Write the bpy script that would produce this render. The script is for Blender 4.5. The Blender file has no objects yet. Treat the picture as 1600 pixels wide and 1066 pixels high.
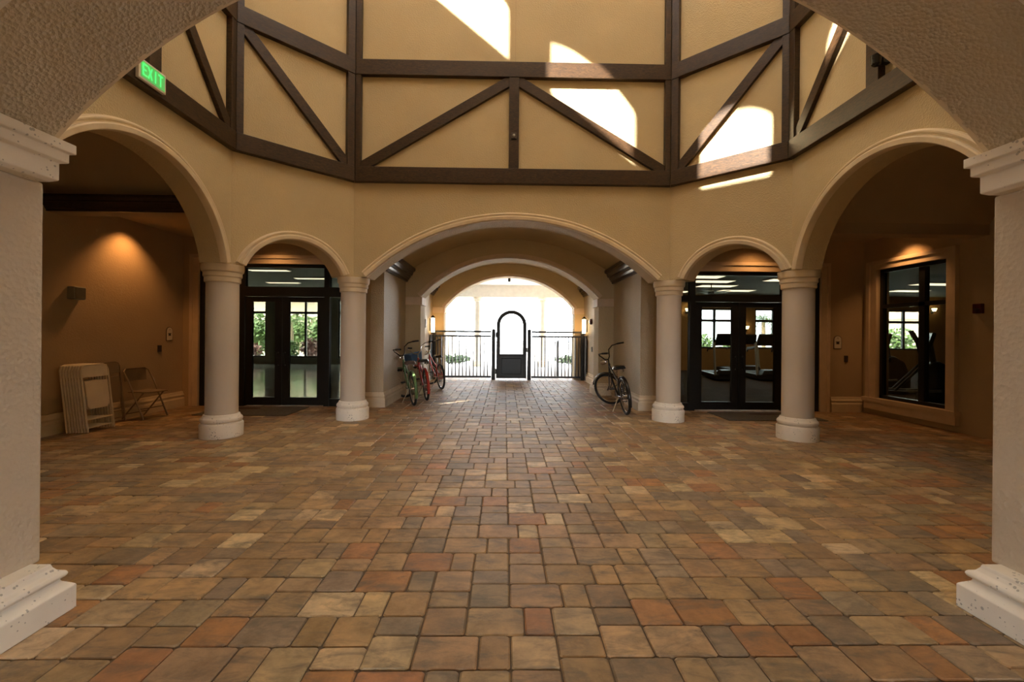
import bpy, math, random
from mathutils import Vector, Matrix
random.seed(7)
PI = math.pi
C = bpy.context.scene.collection
SC = bpy.context.scene

# ------------------------------------------------------------------ materials
def new_mat(name):
    m = bpy.data.materials.new(name); m.use_nodes = True
    nt = m.node_tree; b = nt.nodes['Principled BSDF']
    return m, nt, b
def N(nt, t, **kw):
    n = nt.nodes.new(t)
    for k, v in kw.items():
        if k in n.inputs: n.inputs[k].default_value = v
        else: setattr(n, k, v)
    return n
def coords(nt):
    return N(nt, 'ShaderNodeTexCoord').outputs['Object']
def rgba(c): return (c[0], c[1], c[2], 1)
def ramp(nt, fac, stops):
    r = N(nt, 'ShaderNodeValToRGB'); nt.links.new(fac, r.inputs[0])
    while len(r.color_ramp.elements) < len(stops): r.color_ramp.elements.new(.5)
    for e, (p, c) in zip(r.color_ramp.elements, stops): e.position = p; e.color = rgba(c)
    return r.outputs[0]
def mat_plain(name, col, rough=.6, metal=0, spec=.5, var=.06, scale=6):
    m, nt, b = new_mat(name)
    b.inputs['Roughness'].default_value = rough; b.inputs['Metallic'].default_value = metal
    b.inputs['Specular IOR Level'].default_value = spec
    n = N(nt, 'ShaderNodeTexNoise', Scale=scale, Detail=3); nt.links.new(coords(nt), n.inputs['Vector'])
    lo = [max(0, c*(1-var)) for c in col]; hi = [min(1, c*(1+var)) for c in col]
    nt.links.new(ramp(nt, n.outputs[0], [(.3, lo), (.7, hi)]), b.inputs['Base Color'])
    return m
def mat_stucco(name, col, bump=.35, scale=38, dist=.012, var=.05, rough=.85, spec=.25):
    m, nt, b = new_mat(name)
    b.inputs['Roughness'].default_value = rough; b.inputs['Specular IOR Level'].default_value = spec
    co = coords(nt)
    n1 = N(nt, 'ShaderNodeTexNoise', Scale=1.3, Detail=4); nt.links.new(co, n1.inputs['Vector'])
    lo = [c*(1-var) for c in col]; hi = [c*(1+var) for c in col]
    nt.links.new(ramp(nt, n1.outputs[0], [(.3, lo), (.7, hi)]), b.inputs['Base Color'])
    n2 = N(nt, 'ShaderNodeTexNoise', Scale=scale, Detail=5, Roughness=.6); nt.links.new(co, n2.inputs['Vector'])
    n3 = N(nt, 'ShaderNodeTexVoronoi', Scale=scale*.9); nt.links.new(co, n3.inputs['Vector'])
    mx = N(nt, 'ShaderNodeMath', operation='ADD'); nt.links.new(n2.outputs[0], mx.inputs[0]); nt.links.new(n3.outputs[0], mx.inputs[1])
    bp = N(nt, 'ShaderNodeBump', Strength=bump, Distance=dist); nt.links.new(mx.outputs[0], bp.inputs['Height'])
    nt.links.new(bp.outputs[0], b.inputs['Normal'])
    return m
def mat_stone(name, col):
    m, nt, b = new_mat(name)
    b.inputs['Roughness'].default_value = .8; b.inputs['Specular IOR Level'].default_value = .3
    co = coords(nt)
    n1 = N(nt, 'ShaderNodeTexNoise', Scale=3, Detail=5); nt.links.new(co, n1.inputs['Vector'])
    base = ramp(nt, n1.outputs[0], [(.3, [c*.9 for c in col]), (.7, [min(1, c*1.06) for c in col])])
    v = N(nt, 'ShaderNodeTexVoronoi', Scale=42); nt.links.new(co, v.inputs['Vector'])
    n2 = N(nt, 'ShaderNodeTexNoise', Scale=11, Detail=2); nt.links.new(co, n2.inputs['Vector'])
    sub = N(nt, 'ShaderNodeMath', operation='SUBTRACT'); nt.links.new(n2.outputs[0], sub.inputs[0]); sub.inputs[1].default_value = .36
    lt = N(nt, 'ShaderNodeMath', operation='LESS_THAN'); nt.links.new(v.outputs['Distance'], lt.inputs[0]); nt.links.new(sub.outputs[0], lt.inputs[1])
    mc = N(nt, 'ShaderNodeMix', data_type='RGBA'); nt.links.new(lt.outputs[0], mc.inputs['Factor'])
    nt.links.new(base, mc.inputs['A']); mc.inputs['B'].default_value = rgba([c*.55 for c in col])
    nt.links.new(mc.outputs['Result'], b.inputs['Base Color'])
    inv = N(nt, 'ShaderNodeMath', operation='SUBTRACT'); inv.inputs[0].default_value = 1; nt.links.new(lt.outputs[0], inv.inputs[1])
    bp = N(nt, 'ShaderNodeBump', Strength=.5, Distance=.006); nt.links.new(inv.outputs[0], bp.inputs['Height'])
    nt.links.new(bp.outputs[0], b.inputs['Normal'])
    return m
def mat_wood(name, lo, hi, rough=.36):
    m, nt, b = new_mat(name)
    b.inputs['Roughness'].default_value = rough; b.inputs['Specular IOR Level'].default_value = .4
    co = coords(nt)
    mp = N(nt, 'ShaderNodeMapping'); nt.links.new(co, mp.inputs['Vector']); mp.inputs['Scale'].default_value = (2.2, 2.2, 9)
    n1 = N(nt, 'ShaderNodeTexNoise', Scale=7, Detail=6, Distortion=1.2); nt.links.new(mp.outputs[0], n1.inputs['Vector'])
    nt.links.new(ramp(nt, n1.outputs[0], [(.35, lo), (.68, hi)]), b.inputs['Base Color'])
    bp = N(nt, 'ShaderNodeBump', Strength=.25, Distance=.004); nt.links.new(n1.outputs[0], bp.inputs['Height'])
    nt.links.new(bp.outputs[0], b.inputs['Normal'])
    return m
def mat_glass(name, tint=.75):
    m = bpy.data.materials.new(name); m.use_nodes = True; nt = m.node_tree
    for n in list(nt.nodes):
        if n.type != 'OUTPUT_MATERIAL': nt.nodes.remove(n)
    out = nt.nodes['Material Output']
    tr = N(nt, 'ShaderNodeBsdfTransparent'); tr.inputs[0].default_value = (tint*.96, tint, tint*.97, 1)
    gl = N(nt, 'ShaderNodeBsdfGlossy', Roughness=.02); gl.inputs[0].default_value = (.9, .95, .93, 1)
    lw = N(nt, 'ShaderNodeLayerWeight'); pw = N(nt, 'ShaderNodeMath', operation='POWER'); nt.links.new(lw.outputs['Facing'], pw.inputs[0]); pw.inputs[1].default_value = 5
    fr = N(nt, 'ShaderNodeMath', operation='MULTIPLY_ADD'); nt.links.new(pw.outputs[0], fr.inputs[0]); fr.inputs[1].default_value = .95; fr.inputs[2].default_value = .035
    mx = N(nt, 'ShaderNodeMixShader'); nt.links.new(fr.outputs[0], mx.inputs[0]); nt.links.new(tr.outputs[0], mx.inputs[1]); nt.links.new(gl.outputs[0], mx.inputs[2])
    nt.links.new(mx.outputs[0], out.inputs[0])
    return m
def mat_emit(name, col, strength):
    m, nt, b = new_mat(name)
    b.inputs['Base Color'].default_value = rgba(col); b.inputs['Emission Color'].default_value = rgba(col)
    b.inputs['Emission Strength'].default_value = strength
    return m
def mat_paver():
    m, nt, b = new_mat('tumbled paver')
    at = N(nt, 'ShaderNodeAttribute', attribute_name='paver_tone')
    co = coords(nt)
    n1 = N(nt, 'ShaderNodeTexNoise', Scale=5.5, Detail=5, Roughness=.65); nt.links.new(co, n1.inputs['Vector'])
    sc = N(nt, 'ShaderNodeVectorMath', operation='MULTIPLY_ADD'); nt.links.new(at.outputs['Color'], sc.inputs[0])
    sc.inputs[1].default_value = (13, 17, 11); nt.links.new(co, sc.inputs[2])
    n2 = N(nt, 'ShaderNodeTexNoise', Scale=6, Detail=5, Roughness=.7); nt.links.new(sc.outputs[0], n2.inputs['Vector'])
    tone = ramp(nt, n2.outputs[0], [(.28, (.66, .63, .60)), (.5, (1, 1, 1)), (.72, (1.36, 1.30, 1.20))])
    mu = N(nt, 'ShaderNodeMix', data_type='RGBA', blend_type='MULTIPLY'); mu.inputs['Factor'].default_value = 1
    nt.links.new(at.outputs['Color'], mu.inputs['A']); nt.links.new(tone, mu.inputs['B'])
    mp = N(nt, 'ShaderNodeMapping'); mp.inputs['Scale'].default_value = (1.6, 4.2, 1); mp.inputs['Rotation'].default_value = (0, 0, .35); nt.links.new(sc.outputs[0], mp.inputs['Vector'])
    n4 = N(nt, 'ShaderNodeTexNoise', Scale=2.6, Detail=6, Roughness=.72, Distortion=.6); nt.links.new(mp.outputs[0], n4.inputs['Vector'])
    smoke = ramp(nt, n4.outputs[0], [(.47, (0, 0, 0)), (.68, (.8, .8, .8))])
    mc = N(nt, 'ShaderNodeMix', data_type='RGBA'); nt.links.new(smoke, mc.inputs['Factor']); nt.links.new(mu.outputs['Result'], mc.inputs['A']); mc.inputs['B'].default_value = (.135, .112, .084, 1)
    nt.links.new(mc.outputs['Result'], b.inputs['Base Color'])
    n3 = N(nt, 'ShaderNodeTexNoise', Scale=60, Detail=4); nt.links.new(co, n3.inputs['Vector'])
    bp = N(nt, 'ShaderNodeBump', Strength=.3, Distance=.004); nt.links.new(n3.outputs[0], bp.inputs['Height'])
    nt.links.new(bp.outputs[0], b.inputs['Normal'])
    b.inputs['Roughness'].default_value = .58; b.inputs['Specular IOR Level'].default_value = .28
    return m

M = {}
M['wall'] = mat_stucco('tan stucco', (.555, .442, .265), bump=.5, scale=60, dist=.008)
M['rough'] = mat_stucco('heavy tan stucco', (.55, .45, .30), bump=.9, scale=62, dist=.009, rough=.6, spec=.45)
M['pier'] = mat_stucco('pier stucco', (.58, .48, .36), bump=.6, scale=45, dist=.008)
M['shaft'] = mat_stucco('column stucco', (.64, .56, .46), bump=.12, scale=55, dist=.004)
M['brown'] = mat_stucco('brown corridor stucco', (.50, .38, .245), bump=.25, scale=45, dist=.006)
M['stone'] = mat_stone('cast stone', (.84, .77, .66))
M['cream'] = mat_plain('cream trim', (.72, .60, .42), .7)
M['trim'] = mat_plain('warm trim', (.66, .52, .37), .7)
M['timber'] = mat_wood('dark stained timber', (.022, .012, .0065), (.062, .031, .013))
M['crown'] = mat_wood('dark crown moulding', (.03, .02, .014), (.06, .04, .03), .28)
M['bronze'] = mat_plain('dark bronze aluminium', (.018, .018, .017), .35, .4)
M['iron'] = mat_plain('black painted iron', (.02, .02, .02), .45, .3)
M['grout'] = mat_plain('joint sand', (.14, .10, .065), .95)
M['paver'] = mat_paver()
M['glass'] = mat_glass('clear pane', .72)
M['black'] = mat_plain('black rubber', (.015, .015, .015), .6)
M['chrome'] = mat_plain('chrome', (.75, .75, .75), .2, 1)
M['mat'] = mat_plain('door mat', (.11, .095, .075), .95, scale=40, var=.25)
M['matd'] = mat_plain('door mat motif', (.055, .03, .025), .95)
M['white'] = mat_plain('white plastic', (.86, .78, .64), .5)
M['tanp'] = mat_plain('tan steel', (.30, .22, .14), .45, .3)
M['green'] = mat_plain('green enamel', (.12, .22, .08), .3)
M['red'] = mat_plain('red enamel', (.5, .04, .025), .3)
M['blue'] = mat_plain('blue plastic', (.07, .16, .30), .5)
M['brownl'] = mat_plain('brown leather', (.12, .075, .05), .5)
M['blackp'] = mat_plain('black enamel', (.012, .012, .014), .25)
M['grey'] = mat_plain('grey box', (.33, .33, .29), .6)
M['signw'] = mat_plain('sign white', (.75, .7, .6), .5)
M['signd'] = mat_plain('sign dark', (.06, .045, .035), .5)
M['redd'] = mat_plain('alarm red', (.09, .008, .008), .4)
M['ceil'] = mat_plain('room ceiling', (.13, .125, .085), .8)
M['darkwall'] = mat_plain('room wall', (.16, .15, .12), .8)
M['gymwall'] = mat_plain('gym wall', (.40, .22, .075), .8)
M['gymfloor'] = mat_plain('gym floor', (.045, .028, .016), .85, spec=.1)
M['wfloor'] = mat_plain('polished floor', (.22, .20, .15), .12)
M['ground'] = mat_plain('pale paving', (.55, .53, .50), .9, scale=2)
M['brownground'] = mat_plain('brown paving', (.13, .085, .05), .9, scale=2)
M['leaf'] = mat_plain('leaf green', (.05, .09, .011), .6, var=.5, scale=9)
M['leafr'] = mat_plain('leaf red', (.11, .04, .028), .6, var=.5, scale=9)
M['hedge'] = mat_plain('hedge green', (.025, .05, .012), .7, var=.4, scale=9)
M['bark'] = mat_plain('bark', (.22, .16, .10), .9)
M['pale'] = mat_stucco('pale exterior stucco', (.62, .52, .38))
M['portico'] = mat_plain('portico white', (.76, .73, .67), .8)
M['tile'] = mat_plain('roof tile', (.42, .28, .18), .8)
M['lamp'] = mat_emit('lamp glow', (1, .74, .38), 9)
M['troffer'] = mat_emit('ceiling light panel', (1, .80, .55), 2.6)
M['exitg'] = mat_emit('exit face', (.12, .62, .16), .35)
M['exitl'] = mat_emit('exit letters', (.07, .95, .2), .95)

# ------------------------------------------------------------------ mesh building
class MB:
    def __init__(s): s.v = []; s.f = []
    def add(s, vs, fs):
        o = len(s.v); s.v += [tuple(v) for v in vs]; s.f += [tuple(i+o for i in f) for f in fs]; return s
    def box(s, x0, x1, y0, y1, z0, z1):
        return s.add([(x0,y0,z0),(x1,y0,z0),(x1,y1,z0),(x0,y1,z0),(x0,y0,z1),(x1,y0,z1),(x1,y1,z1),(x0,y1,z1)],
                     [(0,3,2,1),(4,5,6,7),(0,1,5,4),(1,2,6,5),(2,3,7,6),(3,0,4,7)])
    def hexa(s, a, b):      # two matching loops of points
        n = len(a)
        return s.add(list(a)+list(b), [tuple(range(n-1,-1,-1)), tuple(range(n,2*n))]+[(i,(i+1)%n,n+(i+1)%n,n+i) for i in range(n)])
    def tube(s, pts, r, n=8, closed=False, cap=True):
        P = [Vector(p) for p in pts]; L = len(P); rs = r if isinstance(r, (list, tuple)) else [r]*L
        prev = None; rings = []
        for i in range(L):
            if closed: t = P[(i+1)%L]-P[i-1]
            else: t = P[min(i+1,L-1)]-P[max(i-1,0)]
            t.normalize()
            if prev is None:
                u = t.orthogonal().normalized()
            else:
                u = prev - t*prev.dot(t)
                u = u.normalized() if u.length > 1e-6 else t.orthogonal().normalized()
            prev = u; w = t.cross(u)
            rings.append([P[i]+(u*math.cos(2*PI*k/n)+w*math.sin(2*PI*k/n))*rs[i] for k in range(n)])
        vs = [p for g in rings for p in g]; fs = []
        for i in range(L if closed else L-1):
            j = (i+1)%L
            for k in range(n): fs.append((i*n+k, i*n+(k+1)%n, j*n+(k+1)%n, j*n+k))
        if not closed and cap: fs += [tuple(range(n-1,-1,-1)), tuple((L-1)*n+k for k in range(n))]
        return s.add(vs, fs)
    def lathe(s, prof, c=(0,0), n=48, cap=True):
        vs = [(c[0]+r*math.cos(2*PI*k/n), c[1]+r*math.sin(2*PI*k/n), z) for r, z in prof for k in range(n)]
        fs = [(i*n+k, i*n+(k+1)%n, (i+1)*n+(k+1)%n, (i+1)*n+k) for i in range(len(prof)-1) for k in range(n)]
        if cap: fs += [tuple(range(n-1,-1,-1)), tuple((len(prof)-1)*n+k for k in range(n))]
        return s.add(vs, fs)
    def xform(s, mx): s.v = [tuple(mx @ Vector(v)) for v in s.v]; return s
    def build(s, name, mat, parent=None, smooth=False, bevel=0):
        me = bpy.data.meshes.new(name); me.from_pydata(s.v, [], s.f); me.update()
        me.materials.append(mat)
        if smooth:
            for p in me.polygons: p.use_smooth = True
            me.set_sharp_from_angle(angle=math.radians(smooth if smooth is not True else 40))
        o = bpy.data.objects.new(name, me); C.objects.link(o)
        if parent: o.parent = parent
        if bevel:
            b = o.modifiers.new('bevel', 'BEVEL'); b.width = bevel; b.segments = 2; b.limit_method = 'ANGLE'
        return o
def empty(name, loc=(0,0,0), rz=0):
    o = bpy.data.objects.new(name, None); o.empty_display_size = .1; C.objects.link(o)
    o.location = loc; o.rotation_euler = (0,0,rz); return o
def tag(o, label, cat, group=None, kind=None):
    o['label'] = label; o['category'] = cat
    if group: o['group'] = group
    if kind: o['kind'] = kind
    return o
def struct(o): o['kind'] = 'structure'; return o
def copy_tree(o, parent=None):
    c = o.copy(); C.objects.link(c)
    if parent: c.parent = parent
    for ch in list(o.children): copy_tree(ch, c)
    return c

class Frame:      # a vertical face: s runs along it, n points off it
    def __init__(s, O, E, n):
        s.O = Vector((O[0],O[1],0)); d = Vector((E[0]-O[0],E[1]-O[1],0)); s.L = d.length; s.S = d.normalized(); s.n = Vector((n[0],n[1],0)).normalized()
    def p(s, a, z, d=0): return s.O + s.S*a + s.n*d + Vector((0,0,z))
def arch_wall(fr, s0, s1, zl, zt, arches, t, ext=0, nseg=40):
    path = [(s0, zl)]
    for sc, half, R, cz in arches:
        for i in range(nseg+1):
            a = sc-half*math.cos(PI*i/nseg)
            z = cz+math.sqrt(max(0, R*R-(a-sc)**2))
            if i == 0 and abs(z-zl) > 1e-4: path.append((a, zl))
            path.append((a, z))
            if i == nseg and abs(z-zl) > 1e-4: path.append((a, zl))
    path.append((s1, zl))
    mb = MB(); n = len(path); bs = []
    for i, (a, z) in enumerate(path): bs.append(a-(ext if i == 0 else 0)+(ext if i == n-1 else 0))
    F = [fr.p(a, z) for a, z in path]; FT = [fr.p(a, zt) for a, z in path]
    B = [fr.p(bs[i], path[i][1], -t) for i in range(n)]; BT = [fr.p(bs[i], zt, -t) for i in range(n)]
    fs = []
    for i in range(n-1):
        j = i+1
        if abs(path[j][0]-path[i][0]) > 1e-6:
            fs += [(i, j, n+j, n+i), (2*n+j, 2*n+i, 3*n+i, 3*n+j), (n+i, n+j, 3*n+j, 3*n+i)]
        fs.append((j, i, 2*n+i, 2*n+j))
    fs += [(0, n, 3*n, 2*n), (n-1, 3*n-1, 4*n-1, 2*n-1)]
    return mb.add(F+FT+B+BT, fs)
def arc_sweep(fr, sc, R, cz, half, prof, nseg=48):
    a0 = math.asin(min(1, half/R)); mb = MB(); n = len(prof); vs = []
    for i in range(nseg+1):
        a = -a0+2*a0*i/nseg
        for dr, out in prof: vs.append(fr.p(sc+(R+dr)*math.sin(a), cz+(R+dr)*math.cos(a), out))
    fs = [(i*n+k, i*n+(k+1)%n, (i+1)*n+(k+1)%n, (i+1)*n+k) for i in range(nseg) for k in range(n)]
    fs += [tuple(range(n-1,-1,-1)), tuple(nseg*n+k for k in range(n))]
    return mb.add(vs, fs)
ARCHI = [(-.002,-.03),(-.002,.042),(.006,.055),(.05,.062),(.062,.055),(.064,.03),(.082,.03),(.088,.042),(.102,.045),(.114,.036),(.118,.015),(.125,.012),(.125,-.03)]
def wall_holes(fr, s0, s1, z0, z1, t, holes):      # flat wall with rectangular openings
    ss = sorted({s0, s1, *[h[0] for h in holes], *[h[1] for h in holes]}); zs = sorted({z0, z1, *[h[2] for h in holes], *[h[3] for h in holes]})
    mb = MB()
    for a, b in zip(ss, ss[1:]):
        run = None
        for c, d in zip(zs+[None], zs[1:]+[None, None]):
            solid = d is not None and not any(h[0] <= a+1e-6 and b-1e-6 <= h[1] and h[2] <= c+1e-6 and d-1e-6 <= h[3] for h in holes)
            if solid and run is None: run = c
            if not solid and run is not None:
                mb.hexa([fr.p(a,run),fr.p(b,run),fr.p(b,c),fr.p(a,c)], [fr.p(a,run,-t),fr.p(b,run,-t),fr.p(b,c,-t),fr.p(a,c,-t)]); run = None
            if c is None: break
    return mb
def profile_run(prof, fr, s0, s1, m0=0, m1=0):      # moulding profile (out, z) run along a face
    return MB().hexa([fr.p(s0+m0*o, z, o) for o, z in prof], [fr.p(s1-m1*o, z, o) for o, z in prof])
def rect_profile(x0, x1, y0, y1, prof):            # profile (out, z) wrapped around a rectangle
    vs = []; fs = []
    for o, z in prof: vs += [(x0-o,y0-o,z),(x1+o,y0-o,z),(x1+o,y1+o,z),(x0-o,y1+o,z)]
    for i in range(len(prof)-1): fs += [(i*4+k, i*4+(k+1)%4, i*4+4+(k+1)%4, i*4+4+k) for k in range(4)]
    L = (len(prof)-1)*4; fs += [(3,2,1,0), (L,L+1,L+2,L+3)]
    return MB().add(vs, fs)
TN = [0]
def trim(mb, mat, smooth=False):
    TN[0] += 1; return struct(mb.build('trim_%d' % TN[0], mat, None, smooth))

# ------------------------------------------------------------------ the rotunda
ZT, HC = 8.0, 2.30                    # top of the drum, top of the capitals
FN = Frame((-2.55,7.14),(2.55,7.14),(0,-1))
FNW = Frame((-3.77,5.95),(-2.55,7.14),(1.19,-1.22))
FNE = Frame((2.55,7.14),(3.77,5.95),(-1.19,-1.22))
FW = Frame((-3.77,3.15),(-3.77,5.95),(1,0))
FE = Frame((3.77,5.95),(3.77,3.15),(-1,0))
FSW = Frame((-2.55,2.27),(-3.77,3.15),(.88,1.22))
FSE = Frame((3.77,3.15),(2.55,2.27),(-.88,1.22))
FS = Frame((2.55,2.27),(-2.55,2.27),(0,1))
R_N = (2.33**2+.94**2)/(2*.94); A_N = (2.55, 2.33, R_N, 3.24-R_N)
R_D = (.67**2+.455**2)/.91; A_D = (.89, .67, R_D, 2.755-R_D)
R_S = 1.26; A_W = (1.4, 1.237, R_S, 2.06)
struct(arch_wall(FN, 0, FN.L, HC, ZT, [A_N], .40, .15).build('wall_north', M['wall'], None))
struct(arch_wall(FNW, 0, FNW.L, HC, ZT, [(FNW.L-.89+.03,)+A_D[1:]], .38, .15).build('wall_northwest', M['wall']))
struct(arch_wall(FNE, 0, FNE.L, HC, ZT, [(.92,)+A_D[1:]], .38, .15).build('wall_northeast', M['wall']))
struct(arch_wall(FW, 0, FW.L, HC, ZT, [A_W], .30, .15).build('wall_west', M['wall']))
struct(arch_wall(FE, 0, FE.L, HC, ZT, [A_W], .30, .15).build('wall_east', M['wall']))
struct(arch_wall(FSW, 0, FSW.L, 2.345, ZT, [], .3, .1).build('wall_southwest_upper', M['wall']))
struct(arch_wall(FSE, 0, FSE.L, 2.345, ZT, [], .3, .1).build('wall_southeast_upper', M['wall']))
struct(arch_wall(FSW, .45, FSW.L, 0, 2.345, [], .3, 0).build('wall_southwest', M['wall']))
struct(arch_wall(FSE, 0, FSE.L-.45, 0, 2.345, [], .3, 0).build('wall_southeast', M['wall']))
R_F = 3.16; SPR = .308+math.sqrt(R_F**2-2.42**2)
struct(arch_wall(FS, -.4, FS.L+.4, SPR, ZT, [(2.55, 2.42, R_F, .308)], .52, 0).build('wall_south', M['rough']))
for fr, A in ((FN, A_N), (FNW, (FNW.L-.86,)+A_D[1:]), (FNE, (.92,)+A_D[1:]), (FW, A_W), (FE, A_W)):
    trim(arc_sweep(fr, A[0], A[2], A[3], A[1], ARCHI), M['cream'], 35)
trim(arc_sweep(FS, 2.55, R_F, .308, 2.42, [(0,-.01),(0,.014),(.03,.014),(.03,-.01)]), M['cream'])
FS2 = Frame((-2.55,1.75),(2.55,1.75),(0,-1))
trim(arc_sweep(FS2, 2.55, R_F, .308, 2.42, [(-.004,-.02),(-.004,.06),(.05,.075),(.09,.05),(.14,.05),(.14,-.02)]), M['stone'])
# control joint on the upper north wall
trim(MB().box(.012,.022,7.134,7.16,5.765,ZT), M['brown'])

def beam(fr, s0, s1, z0, z1, d, m0=0, m1=0, name='beam', parent=None):
    mb = MB().hexa([fr.p(s0,z0,-.01),fr.p(s1,z0,-.01),fr.p(s1,z1,-.01),fr.p(s0,z1,-.01)],
                   [fr.p(s0+m0*d,z0,d),fr.p(s1-m1*d,z0,d),fr.p(s1-m1*d,z1,d),fr.p(s0+m0*d,z1,d)])
    return mb.build(name, M['timber'], parent, bevel=.006)
def brace(fr, a, b, w, d, parent):
    dx, dz = b[0]-a[0], b[1]-a[1]; l = math.hypot(dx, dz); nx, nz = -dz/l*w/2, dx/l*w/2
    q = [(a[0]+nx,a[1]+nz),(b[0]+nx,b[1]+nz),(b[0]-nx,b[1]-nz),(a[0]-nx,a[1]-nz)]
    return MB().hexa([fr.p(s,z,-.01) for s,z in q], [fr.p(s,z,d) for s,z in q]).build('brace', M['timber'], parent, bevel=.006)
R0, R1, B0, B1 = 3.81, 4.05, 5.51, 5.755
MT = .43
def timber_frame(fr, label, posts, braces, D=.075):
    t = tag(empty('timber_frame', fr.p(fr.L/2, R0)), label, 'timber frame', 'half-timber framing around the rotunda')
    inv = Matrix.Translation(-t.location)
    def put(o): o.data.transform(inv); return o
    put(beam(fr, 0, fr.L, R0, R1, D+.012, MT, MT, 'ring_beam', t)); put(beam(fr, 0, fr.L, B0, B1, D+.008, MT, MT, 'middle_beam', t))
    for s0, s1, za, zb in posts:
        put(beam(fr, s0, s1, za, zb, D, MT if s0 == 0 else 0, MT if s1 == fr.L else 0, 'post', t))
    for a, b, w in braces: put(brace(fr, a, b, w, D-.02, t))
    return t
def corner_posts(L, w0, w1): return [(0,w0,R1,B0),(0,w0,B1,ZT),(L-w1,L,R1,B0),(L-w1,L,B1,ZT)]
LN = FN.L
timber_frame(FN, 'dark timber frame over the wide middle arch, with two braces meeting at a centre post',
    corner_posts(LN,.12,.12)+[(LN/2-.08,LN/2+.08,R1,B0)], [((.13,4.06),(LN/2-.03,5.49),.155),((LN-.13,4.06),(LN/2+.03,5.49),.155)])
LD = FNW.L
timber_frame(FNW, 'dark timber frame above the small left arch, one brace sloping down to the right', corner_posts(LD,.12,.15), [((.12,5.51),(LD-.13,4.05),.15)])
timber_frame(FNE, 'dark timber frame above the small right arch, one brace rising to the right', corner_posts(LD,.15,.12), [((.13,4.05),(LD-.12,5.51),.15)])
LW = FW.L
timber_frame(FW, 'dark timber frame over the tall left arch, carrying the green exit sign', corner_posts(LW,.13,.13)+[(LW/2-.06,LW/2+.1,R1,B0)], [((.11,4.04),(LW/2,5.5),.14),((LW-.11,4.04),(LW/2+.04,5.5),.14)])
timber_frame(FE, 'dark timber frame over the tall right arch, half hidden by the near arch', corner_posts(LW,.13,.13)+[(LW/2-.1,LW/2+.06,R1,B0)], [((.11,4.04),(LW/2-.04,5.5),.14),((LW-.11,4.04),(LW/2,5.5),.14)])

# lantern above the drum: a square turned 45 degrees with arched windows, unseen, shaped to throw the sun patches
OC = [(-2.55,7.14),(2.55,7.14),(3.77,5.95),(3.77,3.15),(2.55,2.27),(-2.55,2.27),(-3.77,3.15),(-3.77,5.95)]
def ring_slab(inner, outer, z0, z1):
    n = len(inner); mb = MB()
    for i in range(n):
        j = (i+1)%n
        mb.hexa([(inner[i][0],inner[i][1],z0),(inner[j][0],inner[j][1],z0),(outer[j][0],outer[j][1],z0),(outer[i][0],outer[i][1],z0)],
                [(inner[i][0],inner[i][1],z1),(inner[j][0],inner[j][1],z1),(outer[j][0],outer[j][1],z1),(outer[i][0],outer[i][1],z1)])
    return mb
HW = 4.2; cy = 4.7; DG = HW*math.sqrt(2)
q = DG*.55
SQ = [(-q,cy+DG-q),(q,cy+DG-q),(DG-q*.45,cy+q*.45),(DG-q*.45,cy-q*.45),(q,cy-DG+q),(-q,cy-DG+q),(-DG+q*.45,cy-q*.45),(-DG+q*.45,cy+q*.45)]
struct(ring_slab(OC, [(x*1.25,cy+(y-cy)*1.25) for x, y in SQ], ZT-.02, ZT+.12).build('ceiling_drum', M['pale']))
LZ0, LZ1, SILL = ZT+.12, 15.0, 12.57
cs = {'s':(0,cy-DG),'e':(DG,cy),'n':(0,cy+DG),'w':(-DG,cy)}
R_L = (.47**2+.2**2)/.4
for nm, a, b in (('lantern_southwest','s','w'),('lantern_northwest','w','n'),('lantern_northeast','n','e'),('lantern_southeast','e','s')):
    A, B = cs[a], cs[b]; nn = (-(A[0]+B[0])/2, cy-(A[1]+B[1])/2)
    fr = Frame(A, B, nn)
    # e runs along (1,-1)/sqrt2; on the south-west face s = e of the south corner minus e
    e0 = (0-(cy-DG))/math.sqrt(2)
    wins = sorted(-(e0*0)+( (A[0]-A[1])/math.sqrt(2) - e) for e in (-5.60,-4.146,-2.284,-.61)) if nm == 'lantern_southwest' else [2.6, 4.2, 5.8]
    mb = wall_holes(fr, 0, fr.L, LZ0, SILL, .12, [])
    up = arch_wall(fr, 0, fr.L, SILL, LZ1, [(w, .47, R_L, SILL+1.13-R_L) for w in wins], .12)
    o = len(mb.v); mb.v += up.v; mb.f += [tuple(i+o for i in f) for f in up.f]
    if nm == 'lantern_southwest':      # filler raises the end window's sill, to trim its sun patch
        w = max(wins, key=lambda q_: -abs(q_-((A[0]-A[1])/math.sqrt(2)+.61)))
        mb.hexa([fr.p(w-.475,SILL-.01),fr.p(w+.475,SILL-.01),fr.p(w+.475,SILL+.4),fr.p(w-.475,SILL+.4)], [fr.p(w-.475,SILL-.01,-.12),fr.p(w+.475,SILL-.01,-.12),fr.p(w+.475,SILL+.4,-.12),fr.p(w-.475,SILL+.4,-.12)])
    struct(mb.build('wall_'+nm, M['pale']))
struct(MB().hexa([(cs[k][0]*1.05,cy+(cs[k][1]-cy)*1.05,LZ1) for k in 'senw'], [(cs[k][0]*1.05,cy+(cs[k][1]-cy)*1.05,LZ1+.15) for k in 'senw']).build('ceiling_lantern', M['pale']))

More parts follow.
